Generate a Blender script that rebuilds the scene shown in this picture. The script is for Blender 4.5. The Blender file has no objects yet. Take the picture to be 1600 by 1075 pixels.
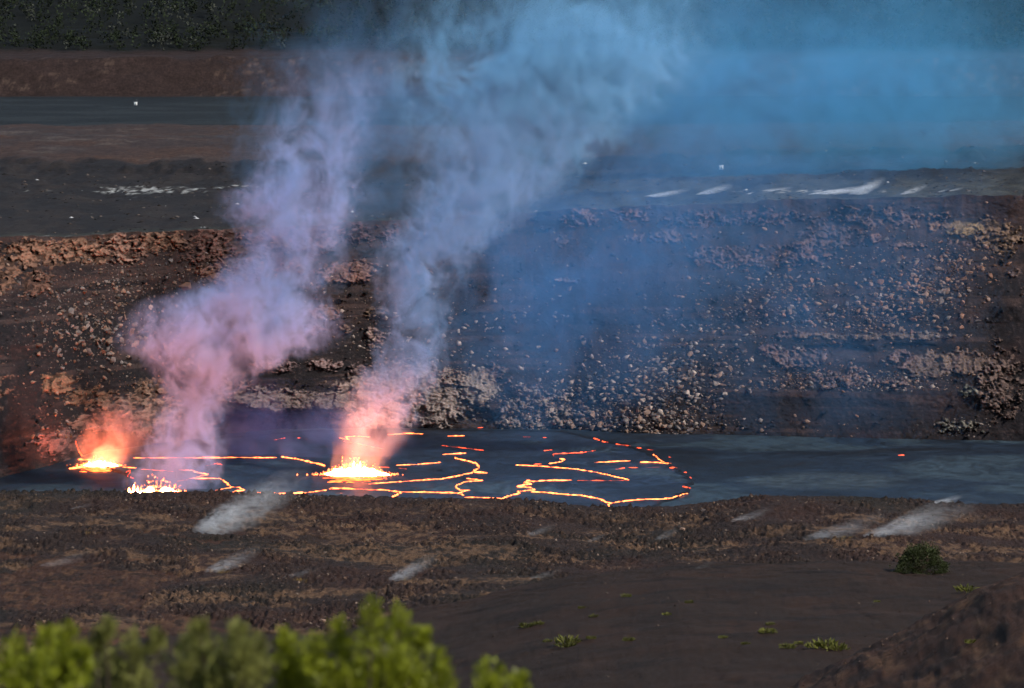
import bpy, bmesh, math, random
import numpy as np
from mathutils import Vector, Matrix, Quaternion

random.seed(7); RNG = np.random.default_rng(7)
scene = bpy.context.scene
COL = scene.collection

# ------------------------------------------------------------------ camera
FPX = 13400.0                 # focal length in photo pixels (1600 wide): a 300 mm lens
CAMZ = 120.0                  # eye height above the caldera plain
PITCH = math.atan((537.5 + 283.0) / FPX)
cam_d = bpy.data.cameras.new('camera'); cam = bpy.data.objects.new('camera', cam_d); COL.objects.link(cam)
cam.location = (0, 0, CAMZ); cam.rotation_euler = (math.pi / 2 - PITCH, 0, 0)
cam_d.sensor_width = 36.0; cam_d.lens = 36.0 * FPX / 1600.0
cam_d.clip_start = 0.5; cam_d.clip_end = 60000
cam_d.dof.use_dof = True; cam_d.dof.focus_distance = 2350; cam_d.dof.aperture_fstop = 5.6
scene.camera = cam

# ------------------------------------------------------------------ sky, sun, exposure
SUN_EL, SUN_ROT = math.radians(38), math.radians(128)
world = bpy.data.worlds.new('World'); scene.world = world; world.use_nodes = True
wn = world.node_tree.nodes; wl = world.node_tree.links
sky = wn.new('ShaderNodeTexSky'); sky.sky_type = 'NISHITA'; sky.sun_disc = False
sky.sun_elevation = SUN_EL; sky.sun_rotation = SUN_ROT
bg = wn['Background']; bg.inputs['Strength'].default_value = 0.13
wl.new(sky.outputs[0], bg.inputs[0])
sun_d = bpy.data.lights.new('sun', 'SUN'); sun_d.energy = 5.0; sun_d.angle = math.radians(1.5); sun_d.color = (1, 0.96, 0.91)
sun = bpy.data.objects.new('sun', sun_d); COL.objects.link(sun)
sdir = Vector((math.cos(SUN_EL) * math.sin(SUN_ROT), math.cos(SUN_EL) * math.cos(SUN_ROT), math.sin(SUN_EL)))
sun.rotation_euler = sdir.to_track_quat('Z', 'Y').to_euler(); sun.location = (0, -50, 300)
vs = scene.view_settings
vs.view_transform = 'Standard'; vs.look = 'None'; vs.gamma = 1; vs.exposure = 0.0; vs.use_curve_mapping = False
cy = scene.cycles
cy.use_denoising = True; cy.max_bounces = 4; cy.diffuse_bounces = 2; cy.glossy_bounces = 2
cy.transmission_bounces = 2; cy.transparent_max_bounces = 12; cy.volume_bounces = 1
cy.volume_max_steps = 256; cy.volume_step_rate = 1.0
cy.sample_clamp_indirect = 4.0
cy.use_adaptive_sampling = True; cy.adaptive_threshold = 0.035; cy.adaptive_min_samples = 12

# ------------------------------------------------------------------ helpers: pixels, noise
def sight(px, py):
    """slope of the sight line through a photo pixel: (x per metre forward, drop per metre forward)"""
    v = (np.asarray(py, float) - 537.5) / FPX
    den = math.cos(PITCH) - v * math.sin(PITCH)
    return (np.asarray(px, float) - 800.0) / FPX / den, (v * math.cos(PITCH) + math.sin(PITCH)) / den
def at_dist(px, py, d):
    a, b = sight(px, py); return np.array([a * d, d * np.ones_like(a), CAMZ - b * d]).T
def on_level(px, py, z):
    a, b = sight(px, py); d = (CAMZ - z) / b
    return np.array([a * d, d, np.full_like(d, z)]).T
def project(x, y, z):
    dz = z - CAMZ
    fwd = y * math.cos(PITCH) - dz * math.sin(PITCH)
    up = y * math.sin(PITCH) + dz * math.cos(PITCH)
    return 800.0 + FPX * x / fwd, 537.5 - FPX * up / fwd

def hsh(ix, iy, iz, seed):
    h = (ix.astype(np.int64) * 374761393 + iy.astype(np.int64) * 668265263 + iz * 2147483647 + seed * 974634777) & 0xffffffff
    h = ((h ^ (h >> 13)) * 1274126177) & 0xffffffff
    h = ((h ^ (h >> 16)) * 2246822519) & 0xffffffff
    return ((h ^ (h >> 15)) & 0xffffff) / float(0xffffff)
def vnoise(x, y, seed=0):
    x = np.asarray(x, float); y = np.asarray(y, float)
    ix = np.floor(x); iy = np.floor(y); fx = x - ix; fy = y - iy
    fx = fx * fx * fx * (fx * (fx * 6 - 15) + 10); fy = fy * fy * fy * (fy * (fy * 6 - 15) + 10)
    a = hsh(ix, iy, 0, seed); b = hsh(ix + 1, iy, 0, seed); c = hsh(ix, iy + 1, 0, seed); d = hsh(ix + 1, iy + 1, 0, seed)
    return (a + (b - a) * fx) * (1 - fy) + (c + (d - c) * fx) * fy
def fbm(x, y, oct=4, seed=0, gain=0.5):
    s = 0; amp = 1; tot = 0; f = 1.0
    for o in range(oct):
        s = s + amp * vnoise(x * f + 17.3 * o, y * f - 9.1 * o, seed + o); tot += amp; amp *= gain; f *= 2.03
    return s / tot
def worley(x, y, seed=0):
    """cell id random, F1, F2"""
    x = np.asarray(x, float); y = np.asarray(y, float)
    ix = np.floor(x); iy = np.floor(y)
    f1 = np.full(x.shape, 9.0); f2 = np.full(x.shape, 9.0); cid = np.zeros(x.shape)
    for dx in (-1, 0, 1):
        for dy in (-1, 0, 1):
            jx = ix + dx; jy = iy + dy
            d = np.hypot(jx + hsh(jx, jy, 1, seed) - x, jy + hsh(jx, jy, 2, seed) - y)
            near = d < f1
            f2 = np.where(near, f1, np.minimum(f2, d))
            cid = np.where(near, hsh(jx, jy, 3, seed), cid); f1 = np.where(near, d, f1)
    return cid, f1, f2
def sstep(a, b, x):
    t = np.clip((x - a) / (b - a), 0, 1); return t * t * (3 - 2 * t)
def mix(a, b, t):
    return a + (b - a) * t
def mixc(c, col, t):
    return c + (np.array(col) - c) * t[..., None]

# ------------------------------------------------------------------ helpers: meshes and tags
def tag(o, label=None, cat=None, group=None, kind=None):
    if label: o['label'] = label
    if cat: o['category'] = cat
    if group: o['group'] = group
    if kind: o['kind'] = kind
    return o
def link(name, me, mat=None, parent=None):
    o = bpy.data.objects.new(name, me); COL.objects.link(o)
    if mat and me and not me.materials: me.materials.append(mat)
    if parent: o.parent = parent
    return o
def mesh_np(name, V, F, cols=None, smooth=False):
    V = np.asarray(V, np.float32); F = np.asarray(F, np.int32)
    me = bpy.data.meshes.new(name); k = F.shape[1]
    me.vertices.add(len(V)); me.vertices.foreach_set('co', V.ravel())
    me.loops.add(F.size); me.loops.foreach_set('vertex_index', F.ravel())
    me.polygons.add(len(F)); me.polygons.foreach_set('loop_start', np.arange(0, F.size, k, dtype=np.int32))
    me.polygons.foreach_set('loop_total', np.full(len(F), k, np.int32))
    if smooth: me.polygons.foreach_set('use_smooth', np.ones(len(F), bool))
    if cols is not None:
        c4 = np.ones((len(V), 4), np.float32); c4[:, :3] = cols
        me.attributes.new('Col', 'FLOAT_COLOR', 'POINT').data.foreach_set('color', c4.ravel())
    me.update(calc_edges=True); me.validate()
    return me
def grid_faces(nr, nc):
    i = np.arange(nr * nc).reshape(nr, nc)
    return np.stack([i[:-1, :-1], i[:-1, 1:], i[1:, 1:], i[1:, :-1]], -1).reshape(-1, 4)

# ------------------------------------------------------------------ materials
def nodes(m):
    m.use_nodes = True; nt = m.node_tree
    return nt, nt.nodes, nt.links
def mat_vcol(name, rough=0.95, spec=0.15, bump=0.3, bscale=2.0, var=0.35, vscale=0.7, k=1.0, grain=4.0, gvar=.3, gstretch=(1, 1, 1), gdist=0.0):
    m = bpy.data.materials.new(name); nt, n, l = nodes(m); p = n['Principled BSDF']
    p.inputs['Roughness'].default_value = rough; p.inputs['Specular IOR Level'].default_value = spec
    a = n.new('ShaderNodeAttribute'); a.attribute_name = 'Col'
    tc = n.new('ShaderNodeNewGeometry')
    nz = n.new('ShaderNodeTexNoise'); nz.inputs['Scale'].default_value = vscale; nz.inputs['Detail'].default_value = 5
    nz.inputs['Roughness'].default_value = 0.65
    l.new(tc.outputs['Position'], nz.inputs['Vector'])
    mr = n.new('ShaderNodeMapRange'); mr.inputs[1].default_value = 0.3; mr.inputs[2].default_value = 0.7
    mr.inputs[3].default_value = k * (1 - var); mr.inputs[4].default_value = k * (1 + var)
    l.new(nz.outputs['Fac'], mr.inputs[0])
    n2 = n.new('ShaderNodeTexNoise'); n2.inputs['Scale'].default_value = grain; n2.inputs['Detail'].default_value = 4; n2.inputs['Roughness'].default_value = .7
    mp = n.new('ShaderNodeMapping'); mp.inputs['Scale'].default_value = gstretch; l.new(tc.outputs['Position'], mp.inputs[0]); l.new(mp.outputs[0], n2.inputs['Vector'])
    n2.inputs['Distortion'].default_value = gdist
    m2 = n.new('ShaderNodeMapRange'); m2.inputs[1].default_value = 0.35; m2.inputs[2].default_value = 0.65; m2.inputs[3].default_value = 1 - gvar; m2.inputs[4].default_value = 1 + gvar
    l.new(n2.outputs['Fac'], m2.inputs[0]); mm = n.new('ShaderNodeMath'); mm.operation = 'MULTIPLY'; l.new(mr.outputs[0], mm.inputs[0]); l.new(m2.outputs[0], mm.inputs[1])
    mul = n.new('ShaderNodeVectorMath'); mul.operation = 'SCALE'
    l.new(a.outputs['Color'], mul.inputs[0]); l.new(mm.outputs[0], mul.inputs['Scale'])
    l.new(mul.outputs[0], p.inputs['Base Color'])
    b2 = n.new('ShaderNodeTexNoise'); b2.inputs['Scale'].default_value = bscale; b2.inputs['Detail'].default_value = 6
    b2.inputs['Roughness'].default_value = 0.7
    l.new(tc.outputs['Position'], b2.inputs['Vector'])
    bp = n.new('ShaderNodeBump'); bp.inputs['Strength'].default_value = bump; bp.inputs['Distance'].default_value = 0.4
    l.new(b2.outputs['Fac'], bp.inputs['Height']); l.new(bp.outputs[0], p.inputs['Normal'])
    return m
def mat_plain(name, col, rough=0.9, spec=0.2, var=0.25, scale=3.0, rnd=0.0, trans=0.0):
    m = bpy.data.materials.new(name); nt, n, l = nodes(m); p = n['Principled BSDF']
    p.inputs['Roughness'].default_value = rough; p.inputs['Specular IOR Level'].default_value = spec
    g = n.new('ShaderNodeNewGeometry'); nz = n.new('ShaderNodeTexNoise'); nz.inputs['Scale'].default_value = scale
    nz.inputs['Detail'].default_value = 4; l.new(g.outputs['Position'], nz.inputs['Vector'])
    mr = n.new('ShaderNodeMapRange'); mr.inputs[1].default_value = 0.3; mr.inputs[2].default_value = 0.7
    mr.inputs[3].default_value = 1 - var; mr.inputs[4].default_value = 1 + var
    l.new(nz.outputs['Fac'], mr.inputs[0])
    sc = n.new('ShaderNodeVectorMath'); sc.operation = 'SCALE'; sc.inputs[0].default_value = col
    l.new(mr.outputs[0], sc.inputs['Scale'])
    out = sc.outputs[0]
    if rnd:
        oi = n.new('ShaderNodeObjectInfo'); m2 = n.new('ShaderNodeMapRange')
        m2.inputs[3].default_value = 1 - rnd; m2.inputs[4].default_value = 1 + rnd; l.new(oi.outputs['Random'], m2.inputs[0])
        s2 = n.new('ShaderNodeVectorMath'); s2.operation = 'SCALE'; l.new(out, s2.inputs[0]); l.new(m2.outputs[0], s2.inputs['Scale']); out = s2.outputs[0]
    l.new(out, p.inputs['Base Color'])
    if trans:
        t = n.new('ShaderNodeBsdfTranslucent'); l.new(out, t.inputs[0])
        mx = n.new('ShaderNodeMixShader'); mx.inputs[0].default_value = trans
        l.new(p.outputs[0], mx.inputs[1]); l.new(t.outputs[0], mx.inputs[2]); l.new(mx.outputs[0], n['Material Output'].inputs['Surface'])
    return m
def mat_lava(name, col, lo, hi, scale):
    """molten lava: it gives off its own light, unevenly hot"""
    m = bpy.data.materials.new(name); nt, n, l = nodes(m); p = n['Principled BSDF']
    p.inputs['Base Color'].default_value = (0.05, 0.03, 0.02, 1); p.inputs['Roughness'].default_value = 0.6
    g = n.new('ShaderNodeNewGeometry'); nz = n.new('ShaderNodeTexNoise'); nz.inputs['Scale'].default_value = scale
    nz.inputs['Detail'].default_value = 3; l.new(g.outputs['Position'], nz.inputs['Vector'])
    mr = n.new('ShaderNodeMapRange'); mr.inputs[1].default_value = 0.35; mr.inputs[2].default_value = 0.65
    mr.inputs[3].default_value = lo; mr.inputs[4].default_value = hi
    l.new(nz.outputs['Fac'], mr.inputs[0])
    p.inputs['Emission Color'].default_value = (*col, 1); l.new(mr.outputs[0], p.inputs['Emission Strength'])
    return m
M_wall = mat_vcol('wall_rock', bump=0.5, bscale=1.6, var=0.35, vscale=0.9, k=.58)
M_ground = mat_vcol('rubbly_ground', bump=0.6, bscale=3.0, var=0.45, vscale=1.2, k=.38, grain=5.0, gvar=.45)
M_plain = mat_vcol('caldera_plain', bump=0.3, bscale=0.8, var=0.3, vscale=0.25, k=.36, grain=1.0, gvar=.4, gstretch=(1, .4, 1))
M_crust = mat_vcol('lava_crust', rough=0.55, spec=0.22, bump=0.35, bscale=0.7, var=0.35, vscale=0.4, k=.36, grain=.11, gvar=.62, gstretch=(.9, .35, 1), gdist=2.5)
M_stone = {k: mat_plain('stone_' + k, tuple(.72 * v for v in c), var=0.3, scale=1.5, rnd=0.3) for k, c in {
    'tan': (0.23, 0.145, 0.105), 'grey': (0.19, 0.15, 0.135), 'rust': (0.22, 0.11, 0.065), 'pale': (0.36, 0.28, 0.23)}.items()}
M_rubble = mat_vcol('talus_stones', bump=0.1, var=0.2, k=.68)
M_seam = mat_lava('molten_seam', (1.0, 0.17, 0.04), 1.8, 12.0, 0.7)
M_seam2 = mat_lava('dull_seam', (1.0, 0.09, 0.025), 0.8, 4.5, 0.6)
M_hot = mat_lava('white_hot_lava', (1.0, 0.17, 0.05), 120.0, 320.0, 0.6)
M_orange = mat_lava('orange_lava', (1.0, 0.14, 0.02), 1.5, 7.0, 0.4)

# ================================================================== THE CRATER WALL AND RIM
FLOOR = -58.0
def PX(X, d=2480.0): return 800.0 + X * FPX / d
_rx = [-400, 50, 400, 700, 1000, 1528, 2000]
def rim_level(X):
    return np.interp(PX(X), _rx, [3.0, 2.5, 1.5, 2.0, 5.0, 9.0, 11.0])
def rim_z(X):
    return rim_level(X) + 1.6 * (fbm(X / 7.0, X * 0 + 2.2, 3, 7) - .5)
def rim_y(X):
    px = PX(X)
    y_img = np.interp(px, _rx, [390, 370, 355, 339, 321, 305, 292])
    d = (CAMZ - rim_level(X)) / sight(px, y_img)[1]
    return d + 10 * (fbm(X / 22.0, X * 0 + 3.3, 3, 5) - 0.5) + 2 * (fbm(X / 5.0, X * 0 + 8.3, 3, 6) - 0.5)
def base_y(X):
    px = PX(X, 2440)
    y_img = np.interp(px, [-400, 40, 100, 150, 260, 400, 560, 900, 1000, 1150, 1528, 2000], [790, 745, 728, 708, 690, 676, 668, 672, 677, 680, 688, 695])
    return (CAMZ - FLOOR) / sight(px, y_img)[1]

ROCK = [  # outcrops on the wall: centre x, centre y, half width, half height in photo pixels, strength, colour
    (60, 395, 60, 24, 1.2, (.36, .20, .13)), (130, 392, 70, 22, 1.3, (.40, .23, .15)), (195, 388, 50, 24, 1.3, (.44, .26, .19)), (250, 378, 60, 18, 1.1, (.34, .20, .13)),
    (60, 440, 30, 30, .7, (.24, .13, .09)), (325, 385, 50, 40, 1.0, (.20, .11, .09)), (370, 425, 35, 22, 1.1, (.22, .12, .09)), (330, 425, 28, 20, 1.1, (.24, .13, .09)),
    (420, 380, 50, 30, .9, (.2, .11, .10)), (480, 375, 60, 26, .9, (.2, .11, .10)), (560, 365, 80, 20, .8, (.19, .11, .11)),
    (540, 425, 45, 18, 1.5, (.30, .17, .14)), (570, 418, 25, 12, 1.3, (.28, .17, .14)), (510, 431, 20, 9, 1.2, (.3, .18, .15)), (455, 415, 30, 14, 1.0, (.26, .16, .13)), (410, 408, 25, 14, 1.0, (.25, .15, .13)),
    (508, 489, 24, 11, 1.5, (.27, .16, .13)), (585, 486, 20, 9, 1.4, (.23, .16, .11)), (540, 514, 10, 8, 1.3, (.26, .17, .13)), (490, 514, 16, 10, 1.1, (.2, .1, .09)),
    (585, 530, 16, 20, .9, (.42, .29, .25)), (560, 575, 16, 14, 1.0, (.36, .25, .23)), (505, 570, 28, 12, 1.2, (.36, .25, .23)), (430, 572, 40, 12, 1.2, (.38, .26, .25)),
    (95, 598, 30, 20, 1.1, (.36, .2, .12)), (140, 620, 50, 16, .9, (.32, .17, .1)), (235, 610, 26, 20, 1.2, (.36, .22, .15)), (200, 638, 60, 24, 1.3, (.42, .26, .18)), (250, 640, 40, 30, 1.2, (.42, .27, .2)), (150, 660, 45, 16, 1.2, (.4, .22, .16)),
    (90, 690, 40, 26, .9, (.26, .15, .13)), (230, 668, 40, 18, 1.1, (.36, .24, .2)),
    (370, 615, 60, 20, 1.2, (.36, .27, .24)), (440, 625, 70, 18, 1.5, (.38, .29, .25)), (520, 625, 60, 15, 1.5, (.37, .28, .24)), (580, 610, 60, 26, 1.5, (.42, .31, .26)),
    (640, 600, 60, 36, 1.7, (.45, .34, .29)), (600, 650, 60, 24, 1.5, (.42, .33, .29)), (680, 630, 42, 40, 1.9, (.45, .37, .32)), (700, 590, 36, 16, 1.3, (.38, .29, .24)),
    (750, 605, 32, 28, 1.7, (.42, .35, .29)), (770, 585, 30, 16, 1.1, (.32, .22, .18)), (735, 652, 26, 14, .5, (.3, .25, .22)),
    (830, 622, 34, 26, .9, (.33, .26, .23)), (860, 640, 32, 26, 1.3, (.38, .31, .27)), (820, 660, 46, 12, 1.3, (.37, .31, .28)), (800, 640, 30, 24, .8, (.32, .26, .24)), (895, 655, 24, 12, 1.1, (.33, .27, .24)),
    (910, 340, 32, 16, 1.0, (.26, .17, .16)), (880, 375, 20, 12, .8, (.25, .18, .17)), (890, 438, 24, 6, 1.2, (.3, .22, .2)), (990, 335, 40, 14, .8, (.24, .15, .14)), (1040, 370, 60, 12, .9, (.25, .17, .15)),
    (1100, 345, 80, 16, .8, (.2, .13, .12)), (1140, 400, 70, 18, 1.3, (.22, .14, .12)), (1240, 395, 70, 20, 1.1, (.21, .13, .11)), (1300, 370, 60, 22, .9, (.2, .13, .11)), (1200, 340, 90, 16, .8, (.19, .12, .11)), (1380, 340, 110, 20, .7, (.2, .13, .11)), (1440, 338, 50, 8, .8, (.32, .2, .15)),
    (1505, 356, 34, 11, 1.7, (.40, .29, .16)), (1470, 352, 30, 8, 1.0, (.32, .2, .13)), (1500, 381, 22, 5, 1.5, (.22, .15, .14)), (1368, 372, 9, 10, 1.3, (.27, .17, .15)), (1420, 383, 30, 5, 1.1, (.27, .18, .15)),
    (1560, 370, 40, 30, 1.2, (.3, .2, .13)), (1285, 525, 46, 5, 1.8, (.24, .18, .14)), (1340, 527, 40, 5, 1.7, (.23, .17, .13)), (1420, 525, 66, 6, 1.8, (.25, .19, .15)), (1240, 522, 30, 6, 1.0, (.22, .15, .13)),
    (1240, 560, 40, 18, 1.4, (.26, .17, .14)), (1205, 548, 24, 12, 1.2, (.25, .16, .14)), (1275, 560, 20, 10, 1.2, (.22, .15, .13)), (1415, 562, 30, 16, 1.3, (.25, .17, .15)), (1455, 570, 40, 20, 1.6, (.27, .2, .16)), (1510, 565, 36, 20, 1.5, (.28, .2, .16)),
    (1400, 595, 50, 10, .7, (.25, .17, .15)), (1310, 592, 70, 18, .75, (.24, .16, .14)), (1500, 665, 44, 12, .6, (.26, .25, .2)), (1513, 612, 16, 10, .8, (.26, .27, .2)), (1560, 600, 40, 60, .9, (.24, .17, .14)),
    (-40, 420, 80, 40, 1.2, (.36, .2, .13)), (-60, 600, 80, 50, 1.0, (.3, .17, .12)), (1680, 420, 90, 50, 1.0, (.25, .17, .14)), (1700, 560, 90, 30, 1.2, (.26, .19, .15)),
]
def rock_mask(px, py):
    """strength and colour of bare rock at photo pixels"""
    w = np.zeros_like(px); solid = np.zeros_like(px); c = np.zeros(px.shape + (3,)); tot = np.full_like(px, 1e-6)
    wob = 0.75 * (fbm(px / 14.0, py / 9.0, 4, 31) - 0.5)
    wob2 = 0.9 * (fbm(px / 5.0, py / 3.5, 3, 37) - 0.5)
    for cx, cy_, rx, ry, s, col in ROCK:
        e = np.hypot((px - cx) / rx, (py - cy_) / ry)
        v = s * np.clip(1.25 - e, 0, 1)
        if s >= 1.5: solid = np.maximum(solid, sstep(1.15, .7, e + .5 * wob))
        w = np.maximum(w, v); c += v[..., None] ** 2 * np.array(col); tot += v ** 2
    c = c / tot[..., None]
    return sstep(0.30, 0.42, w + wob * 1.3 + wob2 * 1.1 - 0.07), c, solid
CAVE = [(390, 668, 75, 24, 9), (470, 662, 60, 22, 7), (150, 690, 42, 20, 5), (752, 652, 26, 16, 4), (1310, 548, 70, 11, 2.5), (1420, 543, 50, 8, 2.0)]

print('wall')
xs = np.concatenate([np.linspace(-420, -162, 60)[:-1], np.arange(-162, 162, 0.29), np.linspace(162, 420, 60)[1:]])
NR = 300
ss = np.linspace(0, 1, NR)
X, S = np.meshgrid(xs, ss)
zr = rim_z(X); yr = rim_y(X); yb = base_y(X)
Z = zr + (FLOOR - 1.0 - zr) * S
prof = np.interp(S, [0, .10, .14, .45, .52, .80, .86, 1.0], [0, .05, .14, .52, .55, .88, .90, 1.0])   # cliff bands between talus slopes
Y = yr + (yb - yr) * prof
px, py = project(X, Y, Z)
rk, rcol, solid = rock_mask(px, py)
wy = np.clip((S - 0.0) / 0.02, 0, 1)            # fades at the rim so that the plain meets the wall
# talus: low ridges and chutes running down
chute = fbm(X / 9.0 + 0.05 * Z, Z / 40.0, 3, 41) - 0.5
fine = fbm(X / 0.9, Z / 0.7, 4, 42) - 0.5
Y += wy * (chute * 2.6 + fine * 0.6)
# rock: blocks with cracks, several sizes
wx = X + 1.2 * (fbm(X / 3, Z / 3, 2, 51) - .5); wz = Z + 0.8 * (fbm(X / 3, Z / 3, 2, 52) - .5)
c1, f1, g1 = worley(wx / 3.2, wz / 2.2, 53)
c2, f2, g2 = worley(wx / 1.15, wz / 0.8, 54)
c3, f3, g3 = worley(wx / 0.55, wz / 0.45, 55)
crack = np.clip(1 - (g1 - f1) / 0.16, 0, 1) * 0.7 + np.clip(1 - (g2 - f2) / 0.22, 0, 1) * 0.35
gap = sstep(.30, .22, .5 * c2 + .5 * vnoise(X / 1.7, Z / 1.1, 57))
gap *= 1 - .85 * solid; soft = 1 - .55 * solid; crack *= 1 - .5 * solid
rk = rk * (1 - .9 * gap)
Y -= wy * rk * (1.3 + 2.4 * (c1 - 0.5) + soft * (1.5 * (c2 - 0.5) + 0.7 * (c3 - .5)) - 1.3 * crack + solid * 1.2 * (fbm(X / 1.6, Z / 5, 3, 58) - .5))
for cx, cyy, rx_, ry_, dep in CAVE:
    Y += wy * dep * sstep(1.1, 0.6, np.hypot((px - cx) / rx_, (py - cyy) / ry_) + 0.5 * (fbm(px / 12, py / 8, 3, 61) - .5))
Zf = Z + wy * rk * 0.35 * (c2 - 0.5)
# stone colours; lit facets and dark crevice shade painted in by cell and crack
base = np.zeros(X.shape + (3,)) + np.array((.030, .024, .026))
red = sstep(0.5, 0.75, fbm(X / 25, Z / 12, 3, 71))
base = mixc(base, (.055, .030, .027), red * 0.8)
brown = sstep(150, 60, py - np.interp(px, _rx, [390, 370, 355, 339, 321, 305, 292])) * sstep(0.35, .6, fbm(X / 6, Z / 2.5, 4, 73))
base = mixc(base, (.095, .055, .048), brown * 0.8)
strata = sstep(.50, .64, fbm(X / 45 + 7, Z / 1.1 + .9 * fbm(X / 30, Z / 30, 2, 75), 4, 74)) * sstep(.4, .62, fbm(X / 12, Z / 6, 3, 76))
base = mixc(base, (.12, .075, .066), strata * .75)
base *= 0.56
spk = sstep(0.62, 0.8, fbm(X / 0.8, Z / 0.6, 3, 72))
base = mixc(base, (.09, .06, .055), spk * 0.4)
tint = 0.38 + 0.40 * c1 + 0.45 * c2 + .25 * (c3 - .5)
dark = (c2 * 0.6 + c1 * 0.25 + c3 * .15) < 0.40 - .26 * solid  # cells coloured dark to stand in for shaded crevices
rcol = rcol * np.array((.86, .80, .80))
rc = rcol * np.where(dark, 0.28, tint)[..., None] * (1 - 0.45 * np.clip(crack, 0, 1))[..., None]
colr = base + (rc - base) * (rk * 0.93)[..., None]
WALL_V = np.stack([X, Y, Zf], -1)
WPX, WPY = project(X, Y, Zf)
# a strip running back under the plain
back = WALL_V[0].copy(); back[:, 1] += 6; back[:, 2] -= 0.6
V = np.concatenate([back[None], WALL_V]); Cc = np.concatenate([colr[:1], colr])
me = mesh_np('crater_wall', V.reshape(-1, 3), grid_faces(NR + 1, len(xs)), Cc.reshape(-1, 3))
wall = tag(link('crater_wall', me, M_wall), 'dark talus and pale rock cliff of the crater wall', kind='structure')

def wall_at(pxs, pys):
    """points on the built wall under photo pixels"""
    out = []
    for u, v in zip(pxs, pys):
        X0 = (u - 800) / FPX * 2470
        j = int(np.clip(np.searchsorted(xs, X0), 1, len(xs) - 2))
        for _ in range(3):
            i = int(np.argmin(np.abs(WPY[:, j] - v))); j = int(np.clip(j + round((u - WPX[i, j]) * 2470 / FPX / 0.29), 1, len(xs) - 2))
        i = int(np.argmin(np.abs(WPY[:, j] - v)))
        out.append(WALL_V[i, j])
    return np.array(out)

# ================================================================== CRATER FLOOR AND LAVA LAKE
print('floor')
xs2 = np.linspace(-480, 480, 321); ys2 = np.concatenate([np.linspace(1440, 2180, 20)[:-1], np.linspace(2180, 2640, 180)])
X, Y = np.meshgrid(xs2, ys2)
Z = np.full_like(X, FLOOR) + 0.30 * (fbm(X / 14, Y / 30, 4, 81) - .5) + .12 * (fbm(X / 2.5, Y / 4, 2, 84) - .5)
px, py = project(X, Y, Z)
swirl = fbm(X / 40 + 1.5 * fbm(X / 60, Y / 60, 2, 82), Y / 60 + 2.0 * fbm(X / 50, Y / 70, 2, 83), 4, 85)
col = np.zeros(X.shape + (3,)) + np.array((.024, .042, .066))
col = mixc(col, (.075, .115, .135), sstep(.5, .62, swirl) * .75)
col = mixc(col, (.014, .017, .02), sstep(.40, .33, swirl) * .8)
pal = sstep(1.0, .5, np.hypot((px - 1290) / 160, (py - 752) / 18)) * sstep(.35, .6, swirl + .1)
col = mixc(col, (.12, .15, .15), pal * .6)
me = mesh_np('crater_floor', np.stack([X, Y, Z], -1).reshape(-1, 3), grid_faces(len(ys2), len(xs2)), col.reshape(-1, 3), True)
tag(link('crater_floor', me, M_crust), 'blue-grey cooled lava floor inside the crater', kind='structure')

lake_px = [(150, 722), (210, 706), (300, 690), (420, 678), (560, 671), (720, 672), (870, 674), (935, 686), (990, 698), (1022, 711), (1048, 726), (1066, 738), (1080, 750), (1078, 766), (1050, 780), (1005, 800), (930, 815), (700, 820), (400, 815), (215, 790), (203, 760), (192, 742)]
LZ = FLOOR + 0.35
lp = on_level([p[0] for p in lake_px], [p[1] for p in lake_px], LZ)
def smooth_loop(P, n=12):
    m = len(P); out = []
    for i in range(m):
        p0, p1, p2, p3 = P[i - 1], P[i], P[(i + 1) % m], P[(i + 2) % m]
        for k in range(n):
            t = k / n
            out.append(0.5 * ((2 * p1) + (p2 - p0) * t + (2 * p0 - 5 * p1 + 4 * p2 - p3) * t * t + (3 * p1 - p0 - 3 * p2 + p3) * t ** 3))
    return np.array(out)
loop = smooth_loop(lp)
cen = loop.mean(0); ang = np.arange(len(loop))
jit = 1 + 0.03 * (vnoise(ang / 3.0, ang * 0, 91) - .5)
loop = cen + (loop - cen) * jit[:, None]
rings = [1.0, .995, .985] + list(np.linspace(.97, .01, 70))
V = []
for k, r in enumerate(rings):
    R = cen + (loop - cen) * r
    R[:, 2] = LZ + (-0.5 if k == 0 else (0.28 if k == 1 else 0.0))
    V.append(R)
V = np.array(V); nl = len(loop)
V[..., 2] += 0.10 * (fbm(V[..., 0] / 6, V[..., 1] / 12, 3, 92) - .5)
idx = np.arange(len(rings) * nl).reshape(len(rings), nl)
F = np.stack([idx[:-1], np.roll(idx[:-1], -1, 1), np.roll(idx[1:], -1, 1), idx[1:]], -1).reshape(-1, 4)
sw = fbm(V[..., 0] / 26 + 1.2 * fbm(V[..., 0] / 30, V[..., 1] / 60, 2, 93), V[..., 1] / 55, 4, 94)
col = np.zeros(V.shape) + np.array((.042, .070, .120))
col = mixc(col, (.10, .15, .18), sstep(.5, .62, sw) * .7); col = mixc(col, (.026, .040, .066), sstep(.42, .34, sw) * .8)
col[:3] = (.012, .012, .014)
me = mesh_np('lava_lake', V.reshape(-1, 3), F, col.reshape(-1, 3), True)
lake = tag(link('lava_lake', me, M_crust), 'lava lake with a grey crust broken by glowing seams', kind='structure')

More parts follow.
